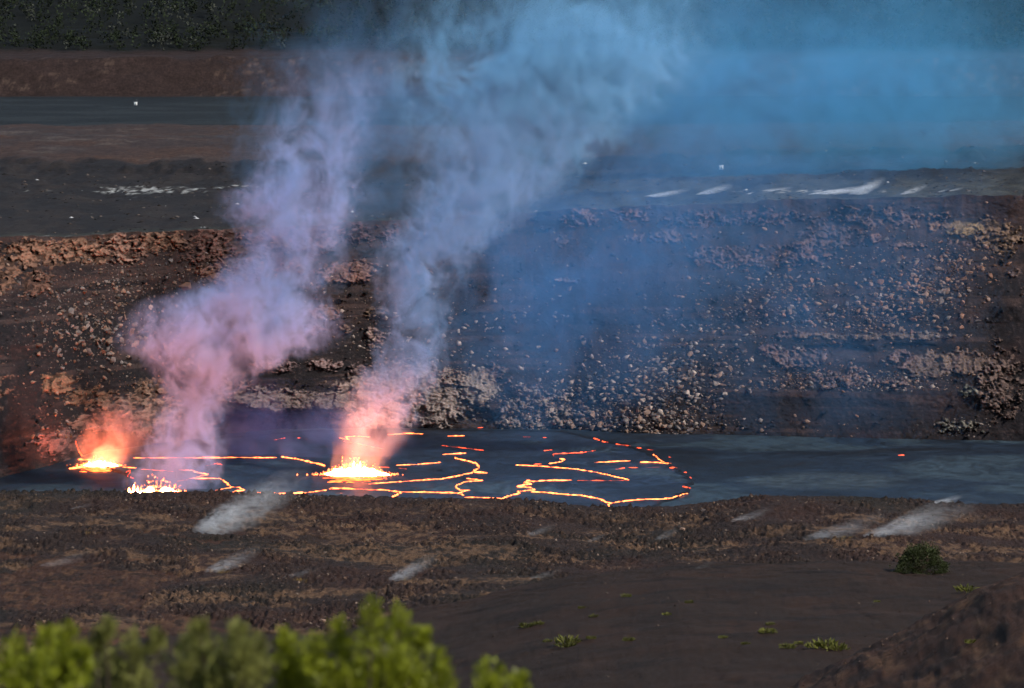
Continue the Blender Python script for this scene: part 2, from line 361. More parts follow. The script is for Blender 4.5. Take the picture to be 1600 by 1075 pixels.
def tube(P, rad, sides=6, flat=1.0):
    """irregular tube along points P with radii rad"""
    P = np.asarray(P, float); n = len(P)
    T = np.gradient(P, axis=0); T[:, 2] = 0; T /= np.linalg.norm(T, axis=1)[:, None] + 1e-9
    N = np.stack([-T[:, 1], T[:, 0], np.zeros(n)], 1)
    V = []
    for k in range(sides):
        a = 2 * math.pi * k / sides
        q = P + N * (math.cos(a) * rad)[:, None]; q[:, 2] += math.sin(a) * rad * flat
        V.append(q)
    V = np.array(V).transpose(1, 0, 2)
    i = np.arange(n * sides).reshape(n, sides)
    F = np.stack([i[:-1], i[1:], np.roll(i[1:], -1, 1), np.roll(i[:-1], -1, 1)], -1).reshape(-1, 4)
    return V.reshape(-1, 3), F
SEAMS = [  # glowing cracks traced in photo pixels, thickness, hot (1) or dull (0)
    ([(209, 716), (320, 715.5), (432, 715)], 1.0, 1), ([(439, 714), (468, 718), (508, 728)], 1.2, 1),
    ([(221, 733.6), (256, 735.4), (273, 736.6)], .8, 1), ([(280, 734), (301, 735.4), (307, 738.4), (324, 741), (311, 745), (297, 748), (275, 753.4)], .9, 1),
    ([(301, 748.4), (342, 748), (351, 751.7), (361, 760.5), (374, 761.7), (383, 765.5), (369, 768), (361, 772), (420, 770), (439, 771.8), (475, 770.5), (510, 766)], 1.1, 1),
    ([(335, 766), (361, 761.7)], .8, 1), ([(321, 728), (338, 724.6), (349, 726.6)], .8, 0), ([(190, 730), (214, 731)], .9, 1), ([(198, 738), (204, 734), (200, 744), (210, 748)], .8, 0),
    ([(223, 772), (263, 770.5)], 1.1, 1), ([(233, 759), (258, 758.5)], .7, 0),
    ([(426, 687.7), (446, 684.4)], .8, 0), ([(530, 684), (545, 687.7), (540, 683), (556, 682), (578, 683)], .9, 1), ([(537, 690), (556, 692.7), (596, 701.5)], .5, 0),
    ([(607, 679.4), (636, 677.6), (661, 678)], 1.1, 1), ([(700, 681.4), (726, 680.6)], .9, 1), ([(689, 696), (716, 699), (755, 704)], .7, 0), ([(691, 710), (729, 708.3)], .8, 1),
    ([(709, 715.3), (726, 719), (746, 725), (748, 731.6), (739, 737.9), (762, 739)], 1.5, 1),
    ([(739, 738.4), (714, 744), (689, 749), (651, 751), (613, 753.4), (576, 756.7)], 1.2, 1), ([(618, 727.3), (653, 726), (689, 722.8)], 1.0, 1),
    ([(581, 729.8), (608, 730.3)], .7, 0), ([(622, 731.6), (636, 733)], .7, 0),
    ([(513, 764), (533, 763.5), (563, 764.7), (601, 766), (621, 769), (664, 769), (719, 771)], 1.1, 1), ([(626, 769), (621, 773), (613, 776.3)], 1.3, 1),
    ([(729, 747.4), (753, 751), (726, 753), (711, 760.5), (720, 766), (733, 766), (716, 770.5), (726, 774.3)], 1.1, 1),
    ([(724, 777.5), (764, 778), (784, 779.3), (800, 774), (811, 770.5), (809, 768.5), (825, 766.8), (835, 765.5), (830, 762.5), (808, 760.5), (820, 758), (830, 756.7), (819, 754), (825, 751), (833, 752.4), (850, 751), (893, 750.4)], 1.2, 1),
    ([(900, 750.5), (946, 751), (983, 751)], .55, 0),
    ([(830, 768), (865, 771), (908, 774.3), (936, 779.3), (953, 786.9), (981, 783), (1008, 780), (1036, 780), (1051, 777.6), (1074, 771)], 1.25, 1), ([(951, 788), (951, 796)], 1.2, 1),
    ([(806, 726.6), (833, 727.8), (873, 730.9), (903, 733.4), (931, 737.9), (958, 744), (983, 750)], 1.0, 1), ([(833, 725.4), (847, 724.6)], .8, 0), ([(858, 724.6), (878, 721.6), (883, 717.8), (875, 716.5)], 1.1, 1),
    ([(864, 714), (865.5, 710), (886, 709), (901, 708), (931, 704)], .9, 0), ([(850, 704.7), (863, 703)], .9, 0), ([(925, 722.8), (951, 722), (966, 720.8), (984, 720.3)], 1.0, 1), ([(1000, 722.8), (1029, 722.8), (1046, 724.6)], 1.0, 1),
    ([(963, 733.6), (976, 731.6)], 1.0, 0), ([(982, 730.4), (996, 730.4)], .7, 0), ([(1009, 730.4), (1032, 730.4)], .5, 0),
    ([(928, 685), (937, 687.7)], 1.1, 0), ([(941, 689.7), (951, 691.4)], 1.2, 0), ([(962, 694), (986, 697)], 1.1, 0), ([(996, 700), (1002, 701)], 1.0, 0), ([(1010, 703), (1019, 704)], 1.0, 0),
    ([(1020, 710.3), (1025, 712.8), (1030, 717.8), (1036, 721.6), (1049, 724.6)], 1.2, 1), ([(1046, 731.6), (1058, 731.6)], 1.5, 0), ([(1068, 738), (1074, 738)], 1.1, 0), ([(1068, 760.5), (1079, 763)], 1.4, 0),
    ([(817, 682.5), (823, 683), (829, 683)], .9, 0), ([(848, 684), (854, 684)], .8, 0), ([(464, 684.4), (470, 684.2)], .8, 0), ([(1078, 745), (1080, 748)], .9, 0), ([(745, 668.8), (755, 668)], .6, 0), ([(1045, 714.5), (1049, 715)], .7, 0),
]
def seam(name, pts, th, hot, z, parent, k):
    P = on_level([p[0] for p in pts], [p[1] for p in pts], z)
    segs = []
    for a, b in zip(P[:-1], P[1:]):
        n = max(3, int(np.linalg.norm(b - a) / 0.55)); t = np.linspace(0, 1, n, endpoint=False)[:, None]; segs.append(a + (b - a) * t)
    Q = np.concatenate(segs + [P[-1:]]); s = np.arange(len(Q)) * 0.55
    Q[:, 1] += 3.0 * (fbm(s / 7, s * 0 + k, 3, 101) - .5); Q[:, 0] += .7 * (fbm(s / 2.5, s * 0 + k, 2, 102) - .5)
    amt = .55 * fbm(s / 5.0, s * 0 + k * 3.7, 2, 103) + .45 * vnoise(s / 1.1, s * 0 + k * 1.7, 105)
    r = th * (0.03 + 0.46 * np.clip(amt, 0, 1) ** 2.6) * np.where(amt < (0.30 if hot else .42), 0.35, 1.0)
    r[0] *= .2; r[-1] *= .2
    Vv, Ff = tube(Q, r, 6, 1.0)
    Vv[:, 2] += 0.08 * th * vnoise(Vv[:, 0] * 3, Vv[:, 1] * 3, 104)
    o = link(name, mesh_np(name, Vv, Ff), M_seam if hot else M_seam2, parent)
    return o
for k, (pts, th, hot) in enumerate(SEAMS):
    seam('molten_seam', pts, th, hot, LZ + 0.06, lake, k)
floor_o = bpy.data.objects['crater_floor']
seam('molten_spot', [(1402, 712), (1414, 712)], 1.6, 0, FLOOR + .1, floor_o, 77)
seam('molten_spot', [(1131, 787.6), (1139, 787.6)], 1.2, 0, FLOOR + .1, floor_o, 78)

# ---------------- lava fountains: a heaving molten mound, jets thrown up, spatter round it
def blob_mesh(name, V, F): return mesh_np(name, V, F)
def octa(c, r, stretch=1.0, tilt=(0, 0)):
    o = np.array([(1, 0, 0), (0, 1, 0), (-1, 0, 0), (0, -1, 0), (tilt[0], tilt[1], stretch), (-tilt[0], -tilt[1], -stretch)], float)
    o *= r * RNG.uniform(.7, 1.3, (6, 1)); return o + c
OF = np.array([(0, 1, 4), (1, 2, 4), (2, 3, 4), (3, 0, 4), (1, 0, 5), (2, 1, 5), (3, 2, 5), (0, 3, 5)])
def droplets(n, fn):
    V = []; F = []
    for i in range(n):
        c, r, st, ti = fn(i); V.append(octa(np.array(c), r, st, ti)); F.append(OF + 6 * i)
    return np.concatenate(V), np.concatenate(F)
def fountain(pxy, half_w, half_d, h, label, ndrop, jets, group='lava fountains on the lake', seed=1):
    c = on_level([pxy[0]], [pxy[1]], LZ)[0]
    root = tag(bpy.data.objects.new('lava_fountain', None), label, 'lava fountain', group); COL.objects.link(root); root.location = c
    nu, nv = 60, 20
    u = np.linspace(0, 2 * math.pi, nu, endpoint=False); v = np.linspace(0, 1, nv)
    U, Vv = np.meshgrid(u, v); rr = 1 - Vv
    edge = 1 + .35 * (fbm(np.cos(U) * 2 + seed, np.sin(U) * 2, 3, 110 + seed) - .5) * 2
    x = np.cos(U) * rr * half_w * edge; y = np.sin(U) * rr * half_d * edge
    hh = (np.clip(1 - rr ** 1.6, 0, 1)) * h * (.25 + 1.2 * fbm(x / (half_w * .22) + 3 * seed, y / 3, 3, 115 + seed) ** 1.6)
    z = hh + .05
    link('molten_mound', mesh_np('molten_mound', np.stack([x, y, z], -1).reshape(-1, 3),
         np.stack([np.arange(nu * nv).reshape(nv, nu)[:-1], np.roll(np.arange(nu * nv).reshape(nv, nu)[:-1], -1, 1),
                   np.roll(np.arange(nu * nv).reshape(nv, nu)[1:], -1, 1), np.arange(nu * nv).reshape(nv, nu)[1:]], -1).reshape(-1, 4)), M_hot, root)
    for j, (jx, jh, lean) in enumerate(jets):
        n = 14; t = np.linspace(0, 1, n)
        P = np.stack([jx + lean * t + .25 * (fbm(t * 5, t * 0 + j + seed, 2, 120) - .5), .6 * (fbm(t * 3, t * 0 + j, 2, 121) - .5), .1 + jh * t], 1)
        r = (.42 * (1 - t) ** .7 + .04) * (.6 + .8 * fbm(t * 9, t * 0 + j + 2 * seed, 2, 122))
        k = 6; V = []
        for q in range(k):
            a = 2 * math.pi * q / k; p = P.copy(); p[:, 0] += np.cos(a) * r; p[:, 1] += np.sin(a) * r; V.append(p)
        V = np.array(V).transpose(1, 0, 2).reshape(-1, 3); i = np.arange(n * k).reshape(n, k)
        F = np.stack([i[:-1], np.roll(i[:-1], -1, 1), np.roll(i[1:], -1, 1), i[1:]], -1).reshape(-1, 4)
        link('lava_jet', mesh_np('lava_jet', V, F), M_hot, root)
    def dr(i):
        a = RNG.normal(0, .62); hgt = abs(RNG.normal(0, .55)) * h * 1.5 * max(.06, 1 - abs(a) * .8)
        return (a * half_w, RNG.normal(0, half_d * .5), .1 + hgt), RNG.uniform(.05, .20), RNG.uniform(.8, 2.6), (RNG.normal(0, .4), 0)
    V, F = droplets(ndrop, dr)
    tag(link('spatter', mesh_np('spatter', V, F), M_seam, root), kind='stuff')
    # torn orange skin on the lake in front of it
    V = []; F = []; b = 0
    for i in range(26):
        P = np.zeros((8, 3)); t = np.linspace(-1, 1, 8)
        cx = RNG.uniform(-.75, .75) * half_w; cyy = -half_d - RNG.uniform(1, 34) * half_d / 9; L = RNG.uniform(.1, .38) * half_w
        P[:, 0] = cx + t * L; P[:, 1] = cyy + 3 * (fbm(t * 2 + i, t * 0, 2, 125) - .5); P[:, 2] = .06
        v_, f_ = tube(P, .22 * np.sqrt(np.clip(1 - t * t, .02, 1)) * RNG.uniform(.5, 1.1), 5, .9); V.append(v_); F.append(f_ + b); b += len(v_)
    tag(link('torn_crust', mesh_np('torn_crust', np.concatenate(V), np.concatenate(F)), M_orange, root), kind='stuff')
    return root
fountain((553, 742), 8.0, 6.0, 2.6, 'broad white-hot lava fountain boiling in the middle of the lava lake', 520,
         [(-5.0, 1.6, -.5), (-3.4, 2.0, .2), (-1.6, 1.5, 0), (-.2, 3.6, .15), (.5, 2.9, .5), (1.3, 3.4, .5), (2.0, 2.4, .8), (4.4, 1.2, .7), (6.0, .9, .6)], seed=1)
fountain((156, 728), 4.8, 4.6, 1.5, 'smaller orange lava fountain against the foot of the crater wall', 300, [(-2.6, 1.0, -.4), (-.8, 1.4, .1), (1.0, 1.3, .3), (2.6, .9, .4)], seed=2)
fountain((246, 775), 8.5, 5.0, 3.0, 'low spattering lava fountain half hidden behind the crest of the brown ridge', 320, [(-7.2, 2.0, -.3), (-6.2, 2.9, 0), (-5.4, 2.3, .3), (-3.5, 1.6, .2), (-1.0, 1.7, 0), (1.5, 1.5, .3), (4.0, 1.3, .2)], seed=3)
# molten dribble running down the left bank
for k, pts in enumerate([[(117, 690), (122, 704), (131, 716)], [(109, 732), (133, 729), (148, 721)], [(122, 718), (137, 718), (148, 722)]]):
    P = wall_at([p[0] for p in pts], [p[1] for p in pts]) if k == 0 else on_level([p[0] for p in pts], [p[1] for p in pts], FLOOR + .3)
    t = np.linspace(0, len(pts) - 1, 24); Q = np.stack([np.interp(t, range(len(pts)), P[:, a]) for a in range(3)], 1)
    if k == 0: Q[:, 1] -= .9
    Vv, Ff = tube(Q, .12 + .25 * fbm(t * 4, t * 0 + k, 2, 130), 6); link('lava_trickle', mesh_np('lava_trickle', Vv, Ff), M_seam if k else M_seam2, lake)

# ================================================================== BOULDERS ON THE WALL
print('boulders')
def hull_stone(seed, n=13, flat=.75):
    rr = np.random.default_rng(seed); bm = bmesh.new()
    for i in range(n):
        v = rr.normal(size=3); v /= np.linalg.norm(v); v *= rr.uniform(.75, 1.1)
        bm.verts.new((v[0], v[1] * .85, v[2] * flat))
    res = bmesh.ops.convex_hull(bm, input=bm.verts)
    bmesh.ops.delete(bm, geom=[g for g in res['geom_interior'] if isinstance(g, bmesh.types.BMVert)], context='VERTS')
    return bm
STONES = {}
for k in M_stone:
    STONES[k] = []
    for s in range(7):
        bm = hull_stone(200 + s + 31 * len(k), flat=[.6, .75, .9, .7, .55, .8, 1.0][s]); me = bpy.data.meshes.new('boulder'); bm.to_mesh(me); bm.free()
        me.materials.append(M_stone[k]); STONES[k].append(me)
FIELDS = [  # where boulders lie: centre, spread in photo pixels, how many, size range in px, tones, place
    (150, 500, 75, 52, 640, (1.2, 4.2), 'tan grey', 'on the talus left of the lilac smoke head'),
    (110, 470, 60, 40, 340, (1.0, 2.6), 'grey tan', 'on the talus left of the lilac smoke head'),
    (215, 435, 60, 25, 260, (1.0, 2.8), 'grey tan', 'on the talus left of the lilac smoke head'),
    (120, 530, 55, 22, 70, (3, 6.5), 'tan grey', 'on the talus left of the lilac smoke head'),
    (260, 520, 50, 40, 70, (1.5, 4), 'tan pale', 'half veiled at the left edge of the lilac smoke'),
    (80, 660, 30, 35, 110, (1.2, 3.6), 'rust tan', 'by the foot of the wall above the small left fountain'),
    (150, 595, 70, 16, 100, (1.2, 3), 'rust tan', 'by the foot of the wall above the small left fountain'),
    (110, 690, 30, 22, 120, (1.2, 3.2), 'tan grey', 'by the foot of the wall above the small left fountain'),
    (580, 535, 35, 25, 120, (1.2, 3.2), 'pale tan', 'between the two smoke columns'),
    (560, 460, 70, 25, 80, (1.0, 2.6), 'tan pale', 'between the two smoke columns'),
    (740, 520, 60, 45, 130, (1.2, 4.2), 'pale tan', 'under the blue smoke right of the central column'),
    (860, 400, 90, 40, 110, (1.0, 2.6), 'pale tan', 'under the blue smoke right of the central column'),
    (830, 480, 60, 40, 30, (1.2, 3.4), 'pale', 'under the blue smoke right of the central column'),
    (1000, 610, 75, 45, 760, (1.3, 4.6), 'tan grey pale', 'in the dense field above the lava lake rim'),
    (1085, 580, 55, 40, 330, (1.3, 4.4), 'tan grey', 'in the dense field above the lava lake rim'),
    (960, 650, 60, 16, 220, (1.6, 5.2), 'pale tan', 'in the dense field above the lava lake rim'),
    (1060, 660, 55, 14, 190, (1.5, 4.6), 'tan grey', 'in the dense field above the lava lake rim'),
    (1010, 520, 50, 40, 150, (1.1, 3), 'tan grey', 'in the dense field above the lava lake rim'),
    (1150, 500, 60, 40, 330, (1.2, 3.6), 'tan grey', 'in the scatter below the reddish ledges'),
    (1240, 470, 45, 35, 380, (1.3, 4.2), 'tan rust grey', 'in the scatter below the reddish ledges'),
    (1180, 440, 60, 30, 200, (1.0, 3), 'tan grey', 'in the scatter below the reddish ledges'),
    (1420, 460, 55, 38, 620, (1.4, 5.2), 'tan rust tan grey', 'in the brown field below the yellow outcrop'),
    (1480, 420, 40, 30, 260, (1.4, 4.6), 'rust tan', 'in the brown field below the yellow outcrop'),
    (1350, 500, 30, 16, 160, (1.3, 3.4), 'tan', 'in the brown field below the yellow outcrop'),
    (1360, 400, 50, 26, 80, (1.2, 3.4), 'tan pale', 'under the dark hollow beneath the rim'),
    (1300, 592, 60, 14, 330, (1.2, 3.4), 'tan rust grey', 'among the low outcrops above the smooth fan'),
    (1420, 600, 50, 8, 140, (1.2, 3.4), 'tan pale', 'among the low outcrops above the smooth fan'),
    (1230, 600, 30, 14, 90, (1.3, 3.4), 'tan', 'among the low outcrops above the smooth fan'),
    (1500, 668, 24, 7, 60, (1.0, 2.8), 'pale grey', 'at the far right foot of the wall'),
    (840, 640, 45, 24, 240, (1.4, 4.4), 'pale tan', 'on the pale cliff behind the lake'),
    (700, 570, 60, 14, 90, (1.1, 3.0), 'pale tan', 'on the pale cliff behind the lake'),
    (330, 440, 50, 25, 110, (1.2, 3.2), 'tan rust', 'under the dark columned cliff by the left rim'),
    (1290, 670, 130, 10, 16, (1.4, 3.6), 'tan', 'on the smooth dark fan'),
    (900, 590, 40, 25, 60, (1.4, 5), 'tan pale', 'just left of the dense boulder field'),
    (800, 500, 500, 90, 260, (.9, 2.0), 'grey tan pale', 'alone on the dark wall talus'),
]
spec = []
for cx, cyy, rx_, ry_, n, (lo, hi), tones, place in FIELDS:
    tones = tones.split(); n = int(n * 1.35); lo *= 1.08; hi *= 1.12
    u = RNG.normal(cx, rx_, n); v = RNG.normal(cyy, ry_, n); r = lo * .75 + (hi * 1.25 - lo * .75) * RNG.random(n) ** 4.0
    for a, b, c in zip(u, v, r):
        lo_y = np.interp(a, _rx, [390, 370, 355, 339, 321, 305, 292]) + 12
        if lo_y < b < 684 and not (1135 < a < 1500 and 612 < b < 655): spec.append((a, b, c, tones[int(RNG.integers(len(tones)))], place))
NAMED = [((290, 447), 11, 'rust', 'large rounded rusty boulder perched under the dark columned cliff, biggest on the wall'),
         ((205, 519), 6.5, 'rust', 'reddish slab-shaped boulder at the left edge of the drifting smoke'),
         ((1120, 599), 6.5, 'pale', 'yellowish pale boulder above the smooth dark talus fan'),
         ((922, 607), 5.0, 'pale', 'bright pale boulder alone on dark talus left of the boulder field'),
         ((914, 574), 7.5, 'tan', 'wide flat tan boulder above the alone-lying bright pale one'),
         ((940, 664), 8.5, 'tan', 'long tan boulder slab resting at the talus foot by the lava floor'),
         ((1083, 637), 6.0, 'tan', 'oblong brown boulder low in the dense boulder field'),
         ((1339, 650), 4.0, 'rust', 'small orange-brown boulder alone on the smooth dark talus fan'),
         ((1243, 650), 4.0, 'tan', 'pointed tan boulder alone on the smooth dark talus fan'),
         ((1162, 655), 5.0, 'grey', 'grey tilted boulder at the left side of the smooth talus fan')]
spec.sort(key=lambda s: -s[2])
big, small = spec[:290], spec[290:]
def put_boulder(u, v, r, tone, label, group):
    p = wall_at([u], [v])[0]; rad = r * 2470 / FPX
    o = link('boulder', STONES[tone][int(RNG.integers(7))]); o.location = (p[0], p[1] - rad * .25, p[2] + rad * .1)
    o.rotation_euler = (RNG.uniform(-.5, .5), RNG.uniform(-.6, .6), RNG.uniform(0, 6.28)); o.scale = (rad * RNG.uniform(.9, 1.35), rad, rad * RNG.uniform(.75, 1.1))
    tag(o, label, 'boulder', group)
for (u, v), r, tone, lab in NAMED: put_boulder(u, v, r, tone, lab, 'boulders on the crater wall')
TONE = {'tan': 'tan', 'grey': 'dull grey', 'rust': 'rusty brown', 'pale': 'pale'}
for u, v, r, tone, place in big:
    lab = ('big ' if r > 4.6 else 'smaller ') + TONE[tone] + ' angular boulder ' + place
    put_boulder(u, v, r, tone, lab, 'boulders ' + place)
P = wall_at([s[0] for s in small], [s[1] for s in small]); R = np.array([s[2] for s in small]) * 2470 / FPX
tc = {'tan': (.24, .155, .115), 'grey': (.18, .148, .135), 'rust': (.21, .11, .07), 'pale': (.36, .285, .24)}
o0 = np.array([(1, 0, 0), (0, 1, 0), (-1, 0, 0), (0, -1, 0), (.2, .1, .8), (-.1, -.2, -.8), (.6, -.6, .5), (-.6, .5, .6)], float)
TF = np.array([(0, 1, 4), (1, 7, 4), (1, 2, 7), (2, 3, 4), (2, 4, 7), (3, 6, 4), (6, 0, 4), (3, 0, 6), (1, 0, 5), (2, 1, 5), (3, 2, 5), (0, 3, 5)])
N = len(small)
Vs = o0[None] * RNG.uniform(.65, 1.25, (N, 8, 1)) * np.stack([R * RNG.uniform(.8, 1.5, N), R, R * RNG.uniform(.6, 1.1, N)], -1)[:, None, :]
th = RNG.uniform(-.7, .7, N); c_, s_ = np.cos(th)[:, None], np.sin(th)[:, None]
Vs = np.stack([Vs[..., 0] * c_ - Vs[..., 2] * s_, Vs[..., 1], Vs[..., 0] * s_ + Vs[..., 2] * c_], -1)
Vs += P[:, None, :] + np.stack([0 * R, -R * .2, R * .1], -1)[:, None, :]
cc = np.array([tc[s[3]] for s in small]) * RNG.uniform(.25, 1.25, (N, 1))
me = mesh_np('talus_rubble', Vs.reshape(-1, 3), (TF[None] + 8 * np.arange(N)[:, None, None]).reshape(-1, 3), np.repeat(cc, 8, 0))
tag(link('talus_rubble', me, M_rubble), 'countless small stones strewn over the crater wall talus', 'rubble', kind='stuff')

# ================================================================== THE CALDERA PLAIN BEYOND
print('plain')
xs3 = np.concatenate([np.linspace(-2600, -270, 40)[:-1], np.arange(-270, 270, 1.0), np.linspace(270, 2600, 40)[1:]])
vv = np.concatenate([np.linspace(0, 30, 20)[:-1], np.linspace(30, 1180, 260)[:-1], np.linspace(1180, 1330, 70)[:-1], np.linspace(1330, 2200, 40)[:-1], np.linspace(2200, 9000, 20)])
X, Vd = np.meshgrid(xs3, vv)
Xc = np.clip(X, -400, 400)
y0 = rim_y(Xc); k = np.clip(Vd / 1150.0, 0, 1)
Y = np.where(Vd < 1150, y0 + Vd * (3680 - y0) / 1150.0, 3680 + (Vd - 1150))
zr = rim_z(Xc)
hump = np.interp(Y, [2300, 2860, 3000, 3110, 3140, 3210, 3716, 3745, 3780, 4250, 6000, 14000], [0, 0, 5.5, 8.2, 8.0, 0, 0, 15.5, 16.5, 75, 170, 260])
near = np.interp(Y, [2600, 3050, 3150, 3250], [1, .55, .0, 0])
Z = hump + zr * near
wedge = np.clip(Vd / 25, 0, 1)
lump = fbm(X / 16, Y / 26, 4, 140)
Z += wedge * (Y < 3150) * (1.6 * (lump - .5) + .7 * (fbm(X / 3.5, Y / 7, 3, 141) - .5))
ridge = sstep(60, 0, np.abs(Y - 2880)) * sstep(.5, .75, fbm(X / 9, Y / 40, 3, 142))
Z += 2.2 * ridge * (.4 + fbm(X / 2.5, Y / 9, 3, 139)) + .5 * sstep(.55, .8, fbm(X / 2.2, Y / 4, 2, 148)) * sstep(170, 60, np.abs(Y - 2790))
Z += (Y > 3716) * ((fbm(X / 18, Y / 14, 4, 143) - .5) * np.interp(Y, [3716, 3740, 3780, 4250], [4, 5, 1.5, 10]))
Z += ((Y > 3200) & (Y < 3716)) * .4 * (fbm(X / 10, Y / 20, 3, 144) - .5)
px, py = project(X, Y, Z)
col = np.zeros(X.shape + (3,)) + np.array((.032, .027, .027))
n1 = fbm(X / 9, Y / 45, 5, 145, .6)
col = mixc(col, (.060, .045, .038), sstep(.45, .65, n1) * .8)
col = mixc(col, (.075, .072, .058), sstep(26, 6, Vd) * (.5 + .5 * sstep(.35, .6, n1)))
col = mixc(col, (.16, .165, .14), sstep(700, 1000, px) * sstep(255, 295, py + 25 * (n1 - .5)) * sstep(.3, .75, n1 + .05) * .7 * (Y < 2900))
streak = sstep(.56, .68, fbm(X / 9, Y / 60, 4, 146)); s2 = fbm(X / 2.2, Y / 9, 4, 147)
wl_ = np.maximum(sstep(1, .6, np.hypot((px - 235) / 130, (py - 297) / 9)) * .9, sstep(1, .5, np.hypot((px - 60) / 40, (py - 298) / 8)) * .6)
wl_ = np.maximum(wl_, sstep(1, .3, np.hypot((px - 250) / 110, (py - 307) / 3)) * .6)
wl_ = np.maximum(wl_, sstep(1, .4, np.hypot((px - 360) / 70, (py - 292) / 5)) * .8)
wl_ = np.maximum(wl_, sstep(1, .3, np.hypot((px - 90) / 60, (py - 369) / 3)) * .7)
wl_ = np.maximum(wl_, sstep(1, .3, np.hypot((px - 1280) / 260, (py - 299) / 4)) * .9)
s3 = fbm(X / .9, Y / 6, 3, 154)
col = mixc(col, (.75, .75, .70), sstep(.56, .66, wl_ * .30 + s2 * .38 + s3 * .22) * np.clip(wl_ * 1.5, 0, 1))
hb = sstep(2905, 2925, Y + 40 * (n1 - .5)) * (Y < 3200)
n4 = fbm(X / 30 + Y / 150, Y / 40, 4, 149)
col = mixc(col, (.105, .062, .048), hb * 1.0)
col = mixc(col, (.15, .075, .045), hb * sstep(.5, .7, n4) * sstep(500, 60, px) * .9)
col = mixc(col, (.085, .060, .055), hb * sstep(.45, .3, n4) * .8)
col = mixc(col, (.25, .2, .17), hb * sstep(.62, .72, fbm(X / 20, Y / 14, 4, 150)) * sstep(420, 200, px) * .45)
led = sstep(5, 0, np.abs(Y - (3035 - X * 0.06))) * hb
col = mixc(col, (.10, .09, .09), led * .9)
fb = sstep(3190, 3215, Y) * (Y < 3716)
col = mixc(col, (.024, .032, .036), fb); col = mixc(col, (.05, .062, .066), fb * sstep(.5, .68, fbm(X / 40, Y / 30, 4, 151)) * .7)
cl = sstep(3700, 3722, Y)
col = mixc(col, (.060, .036, .030), cl); col = mixc(col, (.20, .13, .095), cl * sstep(.60, .70, fbm(X / 2.6, Z / 1.6 + Y / 30, 4, 152)) * sstep(.45, .6, fbm(X / 25, Z / 6, 2, 153)) * (Y < 3755) * .7)
col = mixc(col, (.008, .010, .006), sstep(3780, 3800, Y + 20 * (n1 - .5)))
me = mesh_np('caldera_plain', np.stack([X, Y, Z], -1).reshape(-1, 3), grid_faces(len(vv), len(xs3)), col.reshape(-1, 3))
plain = tag(link('caldera_plain', me, M_plain), 'dark caldera plain with brown hill and far cliff beyond the crater', kind='structure')
PLAIN = (X, Y, Z, px, py)
rr_ = np.where((vv > 4) & (vv < 420))[0]; cc_i = np.where(np.abs(xs3) < 262)[0]; i = RNG.choice(rr_, 9000); j = RNG.choice(cc_i, 9000)
ok = RNG.random(9000) < sstep(.3, .6, lump[i, j]); i, j = i[ok], j[ok]; N = len(i)
Vs = o0[None, :6] * RNG.uniform(.6, 1.3, (N, 6, 1)) * (.12 + .6 * RNG.random(N) ** 4)[:, None, None] * np.array([1.5, 1, .8]) + np.stack([X[i, j] + RNG.uniform(-.5, .5, N), Y[i, j], Z[i, j]], -1)[:, None, :]
cc = np.array([(.02, .018, .018), (.03, .025, .024), (.05, .038, .032), (.10, .08, .07)])[RNG.integers(4, size=N)] * RNG.uniform(.6, 1.3, (N, 1)); cc[RNG.random(N) < .02] = .5
me = mesh_np('plain_stones', Vs.reshape(-1, 3), (OF[None] + 6 * np.arange(N)[:, None, None]).reshape(-1, 3), np.repeat(cc, 6, 0))
tag(link('plain_stones', me, M_rubble), 'dark lava blocks strewn on the plain behind the crater rim', 'rubble', kind='stuff')
def plain_at(u, v):
    d = np.hypot(PLAIN[3] - u, (PLAIN[4] - v) * 3); i = np.unravel_index(np.argmin(np.where((PLAIN[0] > -260) & (PLAIN[0] < 260), d, 1e9)), d.shape)
    return np.array([PLAIN[0][i], PLAIN[1][i], PLAIN[2][i]])

